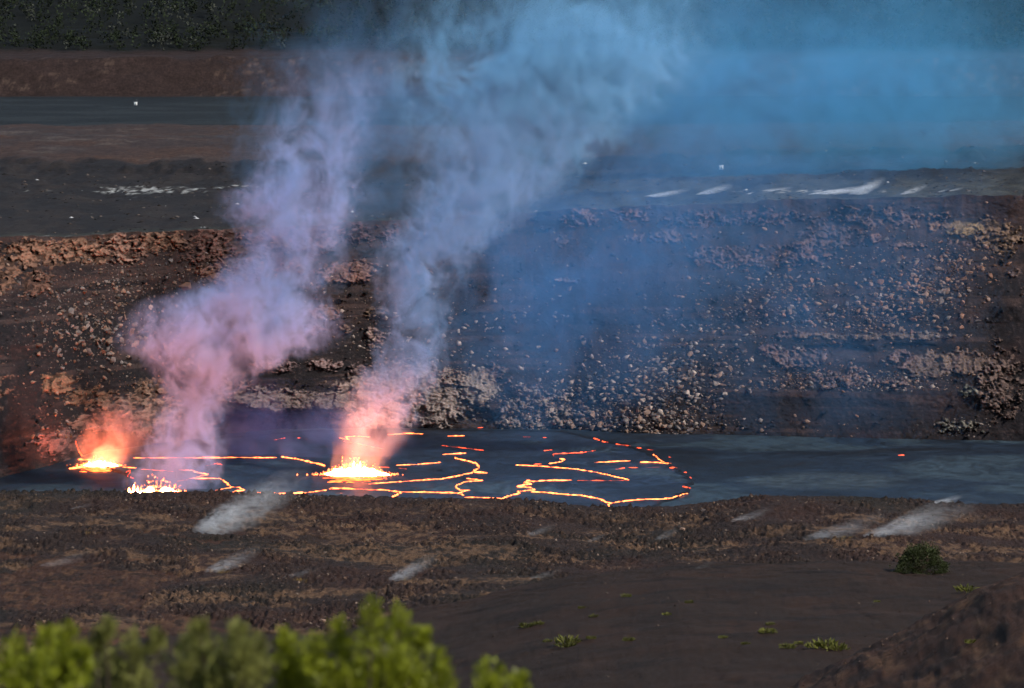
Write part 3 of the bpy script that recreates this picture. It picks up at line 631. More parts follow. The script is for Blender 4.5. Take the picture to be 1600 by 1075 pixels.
# ================================================================== NEAR GROUND: viewer's slope, cinder terrace, brown ridge to the near rim
print('ground')
xs4 = np.concatenate([np.linspace(-700, -98, 40)[:-1], np.arange(-98, 98, 0.18), np.linspace(98, 700, 40)[1:]])
ys4 = np.concatenate([np.linspace(-60, 90, 30)[:-1], np.linspace(90, 560, 20)[:-1], np.linspace(560, 760, 90)[:-1], np.linspace(760, 960, 30)[:-1], np.linspace(960, 1160, 80)[:-1], np.linspace(1160, 1514, 340)[:-1], np.linspace(1514, 1545, 14)])
def ground_z(X, Y, fine=True):
    prof = np.interp(Y, [-60, 0, 14, 40, 60, 110, 200, 400, 650, 900, 1180, 1600], [118.6, 118.2, 117.2, 113.2, 111.4, 104.5, 78, 36, 12, 4, 0, 0])
    pxr = PX(X, 1510)
    rz = CAMZ - sight(pxr, np.interp(pxr, [-300, 50, 300, 500, 700, 800, 950, 1050, 1200, 1350, 1528, 1900], [766, 770, 770, 778, 782, 785, 797, 795, 778, 780, 790, 796]))[1] * 1510
    Z = prof + sstep(1330, 1500, Y) * rz
    # swells across the ridge
    Z += sstep(1120, 1200, Y) * sstep(1530, 1470, Y) * (3.2 * (fbm(X / 38, Y / 55, 3, 160) - .5) + 1.8 * (fbm(X / 14 + Y / 90, Y / 22, 3, 161) - .5))
    # dark cinder terrace on the right
    pxt = PX(X, 1150)
    tz = CAMZ - sight(pxt, np.interp(pxt, [-200, 400, 560, 650, 750, 900, 1050, 1300, 1480, 1600, 1900], [1130, 1060, 1012, 985, 963, 930, 912, 906, 907, 909, 920]))[1] * 1150
    t2 = tz * np.interp(Y, [700, 820, 1000, 1150, 1185, 1270], [0, .85, .985, 1.0, .97, -0.2]) + .8 * (fbm(X / 20, Y / 40, 3, 162) - .5)
    Z = np.maximum(Z, t2)
    # reddish spur at lower right
    sp = np.interp(X, [-60, -20, 0, 18, 28, 38.5, 55, 90, 200, 700], [-5, 18, 35, 46, 51.5, 57.2, 63, 72, 80, 82]) + 1.2 * (fbm(X / 4, Y / 12, 3, 163) - .5)
    spd = np.interp(Y, [430, 560, 690, 715, 790, 860], [1.0, 1.0, 1.0, .97, .4, -.1])
    Z = np.maximum(Z, sp * spd)
    Z = Z - sstep(1514, 1540, Y) * 64 * (Y > 1514)
    return Z, t2, sp * spd
X, Y = np.meshgrid(xs4, ys4)
Y = Y + (Y > 1500) * 0 
Z, T2, SP = ground_z(X, Y)
isT = (T2 >= Z - .02) & (Y > 690); isS = (SP >= Z - .02) & (Y > 400); isR = ~isT & ~isS & (Y > 1150) & (Y < 1520)
c1, f1, g1 = worley(X / 1.1, Y / 2.4, 164); c2, f2, g2 = worley(X / .5, Y / 1.6, 165)
rough = fbm(X / 6, Y / 14, 3, 166)
amp = .6 + 1.7 * sstep(.3, .7, rough)
Z += isR * amp * (.42 * (.6 - f1) * (.4 + c1) + .22 * (.5 - f2) + .35 * (fbm(X / .8, Y / 1.8, 3, 167) - .5))
Z += isT * (.16 * (fbm(X / .8, Y / 3, 3, 168) - .5) + .6 * (fbm(X / 7, Y / 9, 3, 169) - .5) - .16 * sstep(.10, 0, np.abs(fbm(X / 9 + Y / 40, Y / 11, 3, 182) - .5))) + isS * (.35 * (fbm(X / 1.6, Y / 6, 4, 170) - .5) + .35 * (fbm(X / .45, Y / 2.6, 2, 183) - .5))
px, py = project(X, Y, Z)
col = np.zeros(X.shape + (3,)) + np.array((.040, .030, .027))
hue = fbm(X / 22, Y / 40, 3, 171)
col = mixc(col, (.055, .034, .029), sstep(.45, .7, hue) * isR); col = mixc(col, (.034, .031, .026), sstep(.45, .25, hue) * isR)
clod = sstep(.45, .95, c2) * sstep(.5, .15, f2)
col = mixc(col, (.15, .105, .075), isR * clod * (.25 + .55 * sstep(.42, .62, fbm(X / 3, Y / 9, 3, 172))))
grs = sstep(.49, .60, fbm(X / 17 + Y / 200, Y / 13, 4, 173)) * sstep(.36, .6, fbm(X / 1.5, Y / 3, 3, 174)) * sstep(1505, 1470, Y)
col = mixc(col, (.22, .155, .10), isR * grs * .8)
col = mixc(col, (.044, .030, .022), isT * 1.0); col = mixc(col, (.062, .039, .028), isT * sstep(.45, .7, fbm(X / 10, Y / 16, 4, 175)) * .9)
col = mixc(col, (.024, .018, .016), isT * sstep(.60, .72, fbm(X / 12 + Y / 60, Y / 5, 4, 176)) * .8)
col = mixc(col, (.085, .046, .030), isS * 1.0); col = mixc(col, (.17, .105, .06), isS * sstep(.48, .7, fbm(X / 1.0, Y / 6, 4, 177)) * .8); col = mixc(col, (.03, .02, .016), isS * sstep(.45, .3, fbm(X / 2, Y / 5, 3, 178)) * .8)
col = mixc(col, (.05, .045, .03), (Y < 400) * 1.0)
SULF = [(335, 826, 18, 4), (345, 893, 20, 3), (636, 904, 12, 3), (640, 905, 8, 3), (1320, 840, 24, 4), (140, 832, 20, 3), (905, 905, 14, 3), (470, 905, 16, 3)]
for u, v, a, b in SULF:
    w = sstep(1.1, .3, np.hypot((px - u) / a, (py - v) / b)) * sstep(.35, .6, fbm(X / .8, Y / 2, 3, 179)); col = mixc(col, (.26, .19, .04), isR * w * .8)
col *= np.array((1.22, .98, .84))
GROUND = (X, Y, Z, px, py)
me = mesh_np('ground', np.stack([X, Y, Z], -1).reshape(-1, 3), grid_faces(len(ys4), len(xs4)), col.reshape(-1, 3))
tag(link('ground', me, M_ground), 'rubbly brown volcanic ground between the viewpoint and the crater', kind='structure')
gi = (ys4 > 600); GXc, GYc = xs4, ys4
def ground_at(u, v):
    """nearest visible ground point under a photo pixel"""
    d = np.abs(GROUND[3] - u) + 3 * np.abs(GROUND[4] - v); d = np.where((GROUND[1] > 600) & (GROUND[1] < 1513) & (np.abs(GROUND[0]) < 97), d, 1e9)
    rows, cols_ = np.where(d < max(d.min() * 1.2, d.min() + 1.5)); i = np.argmin(GROUND[1][rows, cols_])
    return np.array([a[rows[i], cols_[i]] for a in GROUND[:3]])

# loose clods on the ridge, stones on terrace and spur
def strew(name, label, mask, y0, y1, n, r0, r1, tones, prob, pw=4):
    rows = np.where((ys4 > y0) & (ys4 < y1))[0]; i = RNG.choice(rows, n); inn = np.where(np.abs(xs4) < 96)[0]; j = RNG.choice(inn, n)
    ok = mask[i, j] & (RNG.random(n) < prob[i, j]); i, j = i[ok], j[ok]; N = len(i)
    P = np.stack([X[i, j], Y[i, j], Z[i, j]], -1); R = r0 + (r1 - r0) * RNG.random(N) ** pw
    Vs = o0[None, :6] * RNG.uniform(.6, 1.3, (N, 6, 1)) * R[:, None, None] + P[:, None, :]
    cc = np.array(tones)[RNG.integers(len(tones), size=N)] * RNG.uniform(.6, 1.3, (N, 1))
    me = mesh_np(name, Vs.reshape(-1, 3), (OF[None] + 6 * np.arange(N)[:, None, None]).reshape(-1, 3), np.repeat(cc, 6, 0))
    tag(link(name, me, M_rubble), label, 'rubble', kind='stuff')
strew('loose_clods', 'loose lava clods littering the brown ridge', isR, 1165, 1510, 36000, .06, .36, [(.05, .037, .031), (.06, .042, .034), (.12, .085, .065), (.20, .145, .11), (.16, .10, .07)], .2 + .9 * sstep(.4, .65, rough))
strew('terrace_stones', 'sparse small stones on the dark cinder terrace', isT, 900, 1170, 7000, .04, .24, [(.03, .022, .02), (.09, .06, .045), (.14, .10, .075)], .15 + .8 * sstep(.5, .7, fbm(X / 8, Y / 15, 3, 184)))
strew('spur_rubble', 'small reddish rubble on the near spur', isS, 565, 715, 16000, .02, .16, [(.05, .03, .022), (.14, .085, .055), (.2, .13, .09), (.07, .04, .03)], .3 + 0 * rough)

# ================================================================== PLANTS
print('plants')
M_leaf = mat_plain('shrub_leaf', (.19, .21, .013), rough=.5, spec=.3, var=.35, scale=14, trans=.35)
M_leaf_pale = mat_plain('pale_leaf', (.18, .18, .045), rough=.5, spec=.3, var=.35, scale=14, trans=.35)
M_leaf_dark = mat_plain('bush_leaf', (.030, .038, .010), rough=.6, spec=.25, var=.5, scale=1.5, trans=.15)
M_tuft = mat_plain('tuft_leaf', (.09, .09, .018), rough=.7, spec=.2, var=.4, scale=3, rnd=.3, trans=.2)
M_bark = mat_plain('bark', (.08, .055, .04), var=.3, scale=20)
M_forest = mat_vcol('forest_leaf', bump=0, var=.35, vscale=.12, k=.6)
def leaves(pos, dirs, L, W, fold=.15):
    """rhombic leaves: base, two sides, tip"""
    pos = np.asarray(pos); dirs = np.asarray(dirs); dirs = dirs / (np.linalg.norm(dirs, axis=1)[:, None] + 1e-9)
    ref = RNG.normal(size=dirs.shape); side = np.cross(dirs, ref); side /= np.linalg.norm(side, axis=1)[:, None] + 1e-9
    nrm = np.cross(dirs, side); L = np.asarray(L)[:, None]; W = np.asarray(W)[:, None]
    V = np.stack([pos, pos + dirs * L * .5 + side * W + nrm * L * fold, pos + dirs * L, pos + dirs * L * .5 - side * W + nrm * L * fold], 1)
    return V.reshape(-1, 3), np.arange(len(pos) * 4).reshape(-1, 4)
def limb(P, r0, r1, sides=6):
    P = np.asarray(P, float); n = len(P); r = np.linspace(r0, r1, n); V = []
    for k in range(sides):
        a = 2 * math.pi * k / sides; q = P.copy(); q[:, 0] += np.cos(a) * r; q[:, 1] += np.sin(a) * r; V.append(q)
    V = np.array(V).transpose(1, 0, 2).reshape(-1, 3); i = np.arange(n * sides).reshape(n, sides)
    return V, np.stack([i[:-1], np.roll(i[:-1], -1, 1), np.roll(i[1:], -1, 1), i[1:]], -1).reshape(-1, 4)
def join(parts):
    V = []; F = []; b = 0
    for v, f in parts: V.append(v); F.append(f + b); b += len(v)
    return np.concatenate(V), np.concatenate(F)
# --- shrubs close to the viewpoint, far nearer than the focus
SHRUBS = [('bright green leafy shrub with two tall tufts standing close to the viewpoint', M_leaf, [(580, 929, 44), (624, 942, 42), (530, 963, 40), (447, 975, 34), (490, 985, 44), (660, 970, 26), (600, 995, 60), (550, 1000, 60), (687, 1008, 28), (460, 1010, 50), (640, 1005, 50)]),
          ('sharp pointed green shrub at the end of the row of foreground shrubs', M_leaf, [(74, 970, 36), (104, 963, 34), (90, 1000, 56), (128, 1000, 34), (60, 1010, 50), (20, 990, 50)]),
          ('pale sparse shrub with drooping light green tufts between two greener shrubs', M_leaf_pale, [(166, 955, 24), (205, 978, 34), (245, 972, 28), (150, 975, 26), (215, 1005, 50), (175, 1005, 34)]),
          ('yellowish rounded shrub with brown stems between the pale and the bright one', M_leaf_pale, [(313, 955, 26), (305, 975, 50), (330, 985, 50), (372, 962, 30), (380, 990, 40), (402, 980, 26), (290, 1005, 60), (400, 1010, 40), (345, 1010, 60)]),
          ('low green shrub tip just showing beside the tallest foreground shrub', M_leaf, [(765, 1046, 20), (812, 1038, 24)])]
for lab, mleaf, tops in SHRUBS:
    D = 55 + RNG.uniform(-3, 3); a, _ = sight(np.mean([t[0] for t in tops]), 1000); bx = float(a * D)
    gz = float(ground_z(np.array([[bx]]), np.array([[D]]))[0][0, 0])
    root = tag(bpy.data.objects.new('leafy_shrub', None), lab, 'shrub', 'shrubs in front of the viewpoint'); COL.objects.link(root); root.location = (bx, D, gz)
    stems = []; LP = []; LD = []; x0_, x1_ = min(t[0] for t in tops), max(t[0] for t in tops)
    for (u, v, w) in tops + [(q, 1022 + RNG.uniform(-8, 30), 56) for q in np.arange(x0_, x1_ + 1, 24)]:
        d = D + RNG.uniform(-.35, .35); p = at_dist(np.array([u]), np.array([v + 24]), d)[0] - np.array([bx, D, gz]); wr = w * D / FPX * .5
        base = np.array([RNG.uniform(-.12, .12), RNG.uniform(-.12, .12), -.05]); t = np.linspace(0, 1, 8)[:, None]
        P = base + (p - base) * t + np.array([0, 0, 1]) * 0 ; P[:, :2] = base[:2] + (p - base)[:2] * (t ** 1.6)
        stems.append(limb(P, .022, .005))
        cc_ = p + np.array([0, 0, -wr * 1.1])
        for k in range(int(60 + 3.2 * w)):
            q = RNG.normal(size=3); q /= np.linalg.norm(q); q *= RNG.random() ** .45
            f = RNG.uniform(.5, 1); low = base + (p - base) * f; low[:2] = base[:2] + (p - base)[:2] * f ** 1.6
            if RNG.random() < .72: LP.append(cc_ + q * np.array([wr * .85, wr * .85, wr * 1.9])); LD.append((q[0] * .8, q[1] * .8, q[2] * .5 + RNG.uniform(.3, 1.1)))
            else: LP.append(low + q * wr * .9); LD.append((q[0], q[1], RNG.uniform(.2, 1.0)))
    V, F = join(stems); link('stem', mesh_np('stem', V, F), M_bark, root)
    n = len(LP); V, F = leaves(LP, LD, RNG.uniform(.035, .085, n), RNG.uniform(.009, .017, n)); link('foliage', mesh_np('foliage', V, F), mleaf, root)
# --- the lone round bush on the edge of the terrace
bp = ground_at(1437, 912); 
root = tag(bpy.data.objects.new('round_bush', None), 'dark green dome-shaped bush alone on the edge of the cinder terrace', 'bush'); COL.objects.link(root)
bd = 1168.0; bxy = at_dist(np.array([1437.0]), np.array([908.0]), bd)[0]; bz = float(ground_z(np.array([[bxy[0]]]), np.array([[bd]]))[0][0, 0])
root.location = (bxy[0], bd, bz - .15)
parts = []; tips = []
for k in range(16):
    a = 2.4 * k; e = .35 + .65 * ((k * 7) % 16) / 16; tip = np.array([math.cos(a) * 3.1 * (1 - .45 * e), math.sin(a) * 2.4 * (1 - .45 * e), .5 + 3.1 * e]); t = np.linspace(0, 1, 7)[:, None]
    parts.append(limb(tip * t + np.array([0, 0, .3]) * np.sin(t * 3.1), .13, .03)); tips.append(tip)
V, F = join([limb([(0, 0, -.4), (0, 0, .3), (.05, 0, .8)], .28, .18)]); link('trunk', mesh_np('trunk', V, F), M_bark, root)
V, F = join(parts); link('limb', mesh_np('limb', V, F), M_bark, root)
n = 9000; th = RNG.uniform(0, 6.28, n); ph = np.arccos(RNG.random(n)); rad = RNG.uniform(.55, 1, n) ** .5
ux, uy, uz = np.sin(ph) * np.cos(th), np.sin(ph) * np.sin(th), np.cos(ph)
lum = .78 + .5 * (fbm(th * 1.6 + 3, ph * 3, 3, 190)); lum2 = 1 + .25 * (vnoise(th * 3, ph * 5, 191) - .5)
rad = rad * lum * lum2
Pp = np.stack([ux * 3.6 * rad, uy * 2.8 * rad, uz * 3.75 * rad], -1)
keep = vnoise(Pp[:, 0] * 1.6, Pp[:, 2] * 1.6 + Pp[:, 1], 192) > .25; Pp = Pp[keep]; n = len(Pp)
dirs = Pp / np.linalg.norm(Pp, axis=1)[:, None] + RNG.normal(0, .6, (n, 3)) + np.array([0, 0, .4])
V, F = leaves(Pp, dirs, RNG.uniform(.16, .34, n), RNG.uniform(.05, .09, n)); V[:, 2] = np.maximum(V[:, 2], .0); link('crown', mesh_np('crown', V, F), M_leaf_dark, root)
# --- small tufts on the terrace and the spur
tufts = []
for s in range(4):
    n = 90; a = RNG.uniform(0, 6.28, n); q = np.sqrt(RNG.random(n)) * .5
    Pp = np.stack([np.cos(a) * q, np.sin(a) * q, RNG.uniform(0, .35, n) * (1 - q)], -1); D = np.stack([np.cos(a) * .7, np.sin(a) * .7, RNG.uniform(.3, 1.4, n)], -1)
    V, F = leaves(Pp, D, RNG.uniform(.2, .42, n), RNG.uniform(.03, .06, n)); me = mesh_np('tuft', V, F); me.materials.append(M_tuft); tufts.append(me)
TUFTS = [(815, 985, 1.3), (808, 985, 1.0), (822, 981, 1.2), (840, 976, .9), (880, 972, 1.0), (911, 951, .6), (928, 964, .7), (950, 965, .7), (965, 963, 1.0), (979, 933, .8), (989, 974, .8), (1043, 962, .7), (1078, 943, .7), (1065, 988, 1.1), (890, 1007, 1.9), (884, 1010, 1.4), (923, 999, .8), (983, 1002, .9), (858, 1003, .7), (1130, 998, .7), (1140, 995, .8), (1200, 991, 1.3), (1204, 976, .7), (1220, 938, .7), (1165, 1005, .7), (1300, 986, .9), (1290, 1012, 2.0), (1275, 1014, 1.6), (1310, 1016, 1.6), (1230, 1014, 1.2), (1315, 955, .6), (1350, 936, .7), (1430, 957, 1.4), (1410, 965, .8), (1455, 1010, 1.5), (1510, 925, 1.6), (1250, 1006, .7), (1520, 1005, 1.0), (1370, 940, .5)]
for k, (u, v, s) in enumerate(TUFTS):
    p = ground_at(u, v); o = link('grass_tuft', tufts[k % 4]); o.location = p - np.array([0, 0, .06]); f = 1.35 * s * p[1] / 1000; o.scale = (f, f, f * .9); o.rotation_euler = (0, 0, RNG.uniform(0, 6.28))
    if p[1] < 800: tag(o, 'yellow-green tuft growing on the reddish spur', 'tuft', 'tufts on the reddish spur')
    elif s > 1.15: tag(o, 'bushy yellow-green tuft on the dark cinder terrace', 'tuft', 'bushy tufts on the terrace')
    else: tag(o, 'tiny yellowish tuft dotted on the dark cinder terrace', 'tuft', 'tiny tufts on the terrace')
# --- stones on the spur and a few on the ridge
for k, (u, v, s) in enumerate([(1400, 985, 3), (1425, 966, 3), (1412, 975, 2.2), (1395, 992, 2.5), (1470, 950, 2.5), (1500, 922, 3.2), (1360, 1012, 2.5), (1452, 940, 2.0), (1490, 968, 2.5), (1380, 1003, 2)]):
    p = ground_at(u, v); r = s * p[1] / FPX; o = link('spur_stone', STONES['tan'][k % 7]); o.location = p; o.scale = (r * 1.3, r, r); o.rotation_euler = (0, .3 * k, k)
    tag(o, 'small tan stone lying along the edge of the reddish spur', 'stone', 'stones along the reddish spur')
for u, v, s, lab in [(504, 969, 5, 'pale pinkish rock beside the mossy stone above the bright shrub'), (1067, 826, 4, 'upright orange-tan rock on the brown ridge below the lava lake'), (1099, 798, 4, 'dark pointed rock on the rim of the brown ridge'), (824, 833, 5, 'dark block with smoking crack on the brown ridge')]:
    p = ground_at(u, v); r = s * p[1] / FPX; o = link('rock', STONES['tan' if 'dark' not in lab else 'grey'][3]); o.location = p; o.scale = (r * 1.3, r, r * 1.2); tag(o, lab, 'rock')
# --- forest on the far caldera rim
parts = []; cols_ = []; n = 5400; tx = RNG.uniform(-420, 420, n); ty = 3790 + 560 * RNG.random(n) ** 1.2
order = np.argsort(-ty); pi = np.searchsorted(xs3, tx)
for a, b, j in zip(tx, ty, pi):
    i = int(np.clip(np.searchsorted(PLAIN[1][:, j], b), 1, len(vv) - 1)); z = PLAIN[2][i, j]; h = RNG.uniform(3, 8); w = h * RNG.uniform(.22, .5)
    m = 26; u = RNG.normal(size=(m, 3)); u /= np.linalg.norm(u, axis=1)[:, None]; u *= (RNG.random(m) ** .4)[:, None]
    Pp = np.array([a, b, z + h * .5]) + u * np.array([w, w, h * .52]); v_, f_ = leaves(Pp, u + RNG.normal(0, .6, (m, 3)), RNG.uniform(.7, 1.5, m), RNG.uniform(.3, .6, m)); parts.append((v_, f_))
    g = RNG.random(); base = np.array((.020, .028, .013)) * (.4 + 1.3 * g) if RNG.random() < .9 else np.array((.06, .065, .05)); cols_.append(np.tile(base, (len(v_), 1)))
V, F = join(parts); tag(link('forest', mesh_np('forest', V, F, np.concatenate(cols_)), M_forest), 'dark green forest on the slope above the far cliff', 'forest', kind='stuff')

# ================================================================== INSTRUMENT HUTS (white specks on the plain)
M_white = mat_plain('white_paint', (.8, .8, .78), rough=.5, var=.05); M_steel = mat_plain('steel', (.3, .3, .3), rough=.4)
def box(cx, cyy, cz, sx, sy, sz):
    V = np.array([(x, y, z) for z in (-.5, .5) for y in (-.5, .5) for x in (-.5, .5)]) * (sx, sy, sz) + (cx, cyy, cz)
    return V, np.array([(0, 1, 5, 4), (1, 3, 7, 5), (3, 2, 6, 7), (2, 0, 4, 6), (4, 5, 7, 6), (0, 2, 3, 1)])
for (u, v, lab) in [(213, 165, 'white instrument hut on the dark flat below the far cliff'), (1131, 265, 'white instrument hut on the plain beyond the crater rim vents')]:
    p = plain_at(u, v); root = tag(bpy.data.objects.new('instrument_hut', None), lab, 'hut'); COL.objects.link(root); root.location = p
    link('wall', mesh_np('wall', *box(0, 0, .6, 1.3, 1.0, 1.3)), M_white, root)
    link('roof', mesh_np('roof', *box(0, 0, 1.32, 1.6, 1.3, .12)), M_white, root); link('door', mesh_np('door', *box(.2, -.515, .55, .45, .03, .95)), M_steel, root)
    link('antenna_mast', mesh_np('antenna_mast', *limb([(.5, .3, 1.3), (.5, .3, 3.0)], .03, .02)), M_steel, root)

# ================================================================== SMOKE AND STEAM
print('smoke')
def fcurve(n, l, src, pts, lo, hi, name):
    """a table y(x) for x in 0..1, output in lo..hi"""
    fc = n.new('ShaderNodeFloatCurve'); fc.label = name; c = fc.mapping.curves[0]
    q = [(x, (y - lo) / (hi - lo)) for x, y in pts]
    c.points[0].location = q[0]; c.points[1].location = q[-1]
    for x, y in q[1:-1]: c.points.new(x, y)
    for p in c.points: p.handle_type = 'AUTO'
    fc.mapping.update(); l.new(src, fc.inputs['Value'])
    mr = n.new('ShaderNodeMath'); mr.operation = 'MULTIPLY_ADD'; mr.inputs[1].default_value = hi - lo; mr.inputs[2].default_value = lo
    l.new(fc.outputs[0], mr.inputs[0]); return mr.outputs[0]
def mth(n, l, op, *a):
    m = n.new('ShaderNodeMath'); m.operation = op
    for i, v in enumerate(a):
        if hasattr(v, 'links'): l.new(v, m.inputs[i])
        else: m.inputs[i].default_value = v
    return m.outputs[0]
def smooth(n, l, v, a, b):
    m = n.new('ShaderNodeMapRange'); m.interpolation_type = 'SMOOTHSTEP'; l.new(v, m.inputs[0]); m.inputs[1].default_value = a; m.inputs[2].default_value = b
    return m.outputs[0]
def volume_mat(name, axis, tab_c, tab_r, tab_d, ry_k, col, nscale, namp, step, ncontrast=(.35, .65), aniso=.0, offset=(0, 0, 0), stretch=(1, 1, 1), depth_tab=None):
    """smoke denser towards a bent centre line; tables run over 0..1 of the object's own axis coordinate (object space, metres)"""
    m = bpy.data.materials.new(name); nt, n, l = nodes(m); n.remove(n['Principled BSDF'])
    tcn = n.new('ShaderNodeTexCoord'); sep = n.new('ShaderNodeSeparateXYZ'); l.new(tcn.outputs['Object'], sep.inputs[0])
    a0, a1 = axis[1], axis[2]
    main = sep.outputs[axis[0]]; oth = sep.outputs['X' if axis[0] == 'Z' else 'Z']
    t = mth(n, l, 'MULTIPLY_ADD', main, 1 / (a1 - a0), -a0 / (a1 - a0))
    rng_ = lambda tab: (min(y for _, y in tab), max(y for _, y in tab) + 1e-6)
    cx = fcurve(n, l, t, tab_c, *rng_(tab_c), 'centre'); rx = fcurve(n, l, t, tab_r, *rng_(tab_r), 'radius'); de = fcurve(n, l, t, tab_d, *rng_(tab_d), 'density')
    # noise
    mp = n.new('ShaderNodeMapping'); mp.inputs['Scale'].default_value = stretch; mp.inputs['Location'].default_value = offset; l.new(tcn.outputs['Object'], mp.inputs[0])
    oi = n.new('ShaderNodeObjectInfo'); sh = n.new('ShaderNodeVectorMath'); sh.operation = 'SCALE'; sh.inputs[0].default_value = (91, 37, 53); l.new(oi.outputs['Random'], sh.inputs['Scale'])
    ad = n.new('ShaderNodeVectorMath'); l.new(mp.outputs[0], ad.inputs[0]); l.new(sh.outputs[0], ad.inputs[1])
    nz = n.new('ShaderNodeTexNoise'); nz.inputs['Scale'].default_value = nscale; nz.inputs['Detail'].default_value = 3.0; nz.inputs['Roughness'].default_value = .6
    nz.inputs['Distortion'].default_value = .6; l.new(ad.outputs[0], nz.inputs['Vector'])
    dx = mth(n, l, 'DIVIDE', mth(n, l, 'SUBTRACT', oth, cx), rx)
    dy = mth(n, l, 'DIVIDE', sep.outputs['Y'], mth(n, l, 'MULTIPLY', rx, ry_k))
    r = mth(n, l, 'SQRT', mth(n, l, 'ADD', mth(n, l, 'MULTIPLY', dx, dx), mth(n, l, 'MULTIPLY', dy, dy)))
    nf = n.new('ShaderNodeTexNoise'); nf.inputs['Scale'].default_value = nscale * 3.1; nf.inputs['Detail'].default_value = 3.0; nf.inputs['Roughness'].default_value = .6; nf.inputs['Distortion'].default_value = .8; l.new(ad.outputs[0], nf.inputs['Vector'])
    rn = mth(n, l, 'MULTIPLY_ADD', mth(n, l, 'SUBTRACT', nz.outputs['Fac'], .5), namp, r)
    rn = mth(n, l, 'MULTIPLY_ADD', mth(n, l, 'SUBTRACT', nf.outputs['Fac'], .5), namp * .55, rn)
    fall = smooth(n, l, rn, .98, .2); hard = smooth(n, l, r, 1.0, .62)
    tex = n.new('ShaderNodeMapRange'); l.new(nz.outputs['Fac'], tex.inputs[0]); tex.inputs[1].default_value = ncontrast[0]; tex.inputs[2].default_value = ncontrast[1]; tex.inputs[3].default_value = .06; tex.inputs[4].default_value = 1.7
    d = mth(n, l, 'MULTIPLY', mth(n, l, 'MULTIPLY', fall, hard), mth(n, l, 'MULTIPLY', de, tex.outputs[0]))
    pv = n.new('ShaderNodeVolumePrincipled'); pv.inputs['Color'].default_value = (*col, 1); pv.inputs['Anisotropy'].default_value = aniso; pv.inputs['Blackbody Intensity'].default_value = 0
    pv.inputs['Density Attribute'].default_value = ''
    l.new(d, pv.inputs['Density']); l.new(pv.outputs[0], n['Material Output'].inputs['Volume'])
    m.cycles.volume_step_rate = step * 1.6
    return m
def plume(name, label, cat, rows, D, col, ry_k=.8, nscale=.105, namp=2.2, step=.17, dscale=1.0, contrast=(.42, .58), stretch=(1, 1, .8), lean=0.0):
    """rows: (photo y, centre x, half width, density) from bottom to top; built at distance D"""
    pts = [at_dist(np.array([r[1]]), np.array([r[0]]), D)[0] for r in rows]
    z = np.array([p[2] for p in pts]); xc = np.array([p[0] for p in pts]); rx = np.array([r[2] * 1.15 * D / FPX for r in rows]); de = np.array([r[3] for r in rows]) * dscale
    z0, z1 = z[0], z[-1]; T = (z - z0) / (z1 - z0); base = np.array([xc[0], D, z0])
    mat = volume_mat(name + '_smoke', ('Z', 0, z1 - z0), list(zip(T, xc - xc[0])), list(zip(T, rx)), list(zip(T, de)), ry_k, col, nscale, namp, step, contrast, stretch=stretch)
    nv, nu = 40, 28; tt = np.linspace(0, 1, nv); cxi = np.interp(tt, T, xc - xc[0]); ri = np.interp(tt, T, rx) * 1.02
    V = []
    for i in range(nv):
        for k in range(nu):
            a = 2 * math.pi * k / nu; V.append((cxi[i] + math.cos(a) * ri[i], math.sin(a) * ri[i] * ry_k, tt[i] * (z1 - z0)))
    i = np.arange(nv * nu).reshape(nv, nu); F = np.stack([i[:-1], np.roll(i[:-1], -1, 1), np.roll(i[1:], -1, 1), i[1:]], -1).reshape(-1, 4).tolist()
    F += [tuple(range(nu - 1, -1, -1)), tuple(range((nv - 1) * nu, nv * nu))]
    me = bpy.data.meshes.new(name); me.from_pydata(V, [], F); me.update()
    o = link(name, me, mat); o.location = base; tag(o, label, cat); return o
BLUE = (.24, .56, .97); WHITE = (.54, .66, .995); TEAL = (.18, .60, .97); VIOLET = (.18, .50, .96)
DB = float(on_level([553], [742], LZ)[0, 1])
plume('smoke_plume', 'lilac smoke column with a spreading head rising from the left of the lava lake', 'smoke',
      [(779, 262, 74, .16), (745, 270, 84, .22), (700, 286, 76, .21), (640, 302, 64, .19), (600, 318, 84, .17), (560, 345, 140, .16), (520, 365, 185, .15), (480, 375, 172, .12), (440, 412, 120, .10), (380, 455, 105, .10), (320, 462, 130, .11), (260, 482, 100, .09), (200, 500, 105, .045), (120, 530, 130, .012), (60, 560, 150, .0)],
      2272, (.46, .63, .999), ry_k=.5, dscale=1.25)
plume('smoke_plume', 'tall blue-white smoke column rising from the central lava fountain', 'smoke',
      [(744, 556, 52, .012), (715, 565, 62, .022), (680, 582, 72, .05), (640, 598, 78, .10), (580, 628, 76, .12), (540, 645, 70, .11), (480, 648, 72, .11), (410, 664, 90, .13), (350, 712, 110, .11), (290, 760, 140, .075), (220, 790, 170, .04), (150, 810, 190, .015), (90, 830, 200, .0)],
      DB + 2, (.42, .65, .999), ry_k=.45, dscale=1.25)
plume('smoke_plume', 'broad blue head of smoke spreading above the central column', 'smoke',
      [(400, 690, 70, .0), (330, 740, 120, .03), (270, 775, 160, .065), (210, 805, 200, .10), (150, 840, 245, .12), (95, 860, 275, .10), (45, 880, 290, .045), (-40, 900, 300, .012)],
      DB + 10, (.34, .68, .995), ry_k=.33, nscale=.06, namp=2.0, dscale=1.5)
plume('smoke_veil', 'thin blue smoke veil drifting over the middle of the crater wall', 'smoke',
      [(690, 850, 140, .006), (600, 880, 230, .022), (500, 890, 290, .032), (400, 880, 320, .034), (330, 900, 330, .028), (260, 960, 350, .014), (150, 1050, 400, .010), (60, 1100, 420, .006), (-30, 1120, 420, .004)],
      2400, VIOLET, ry_k=.22, nscale=.055, namp=1.2, step=.5, dscale=1.45, contrast=(.32, .72), stretch=(1, 1, 1))
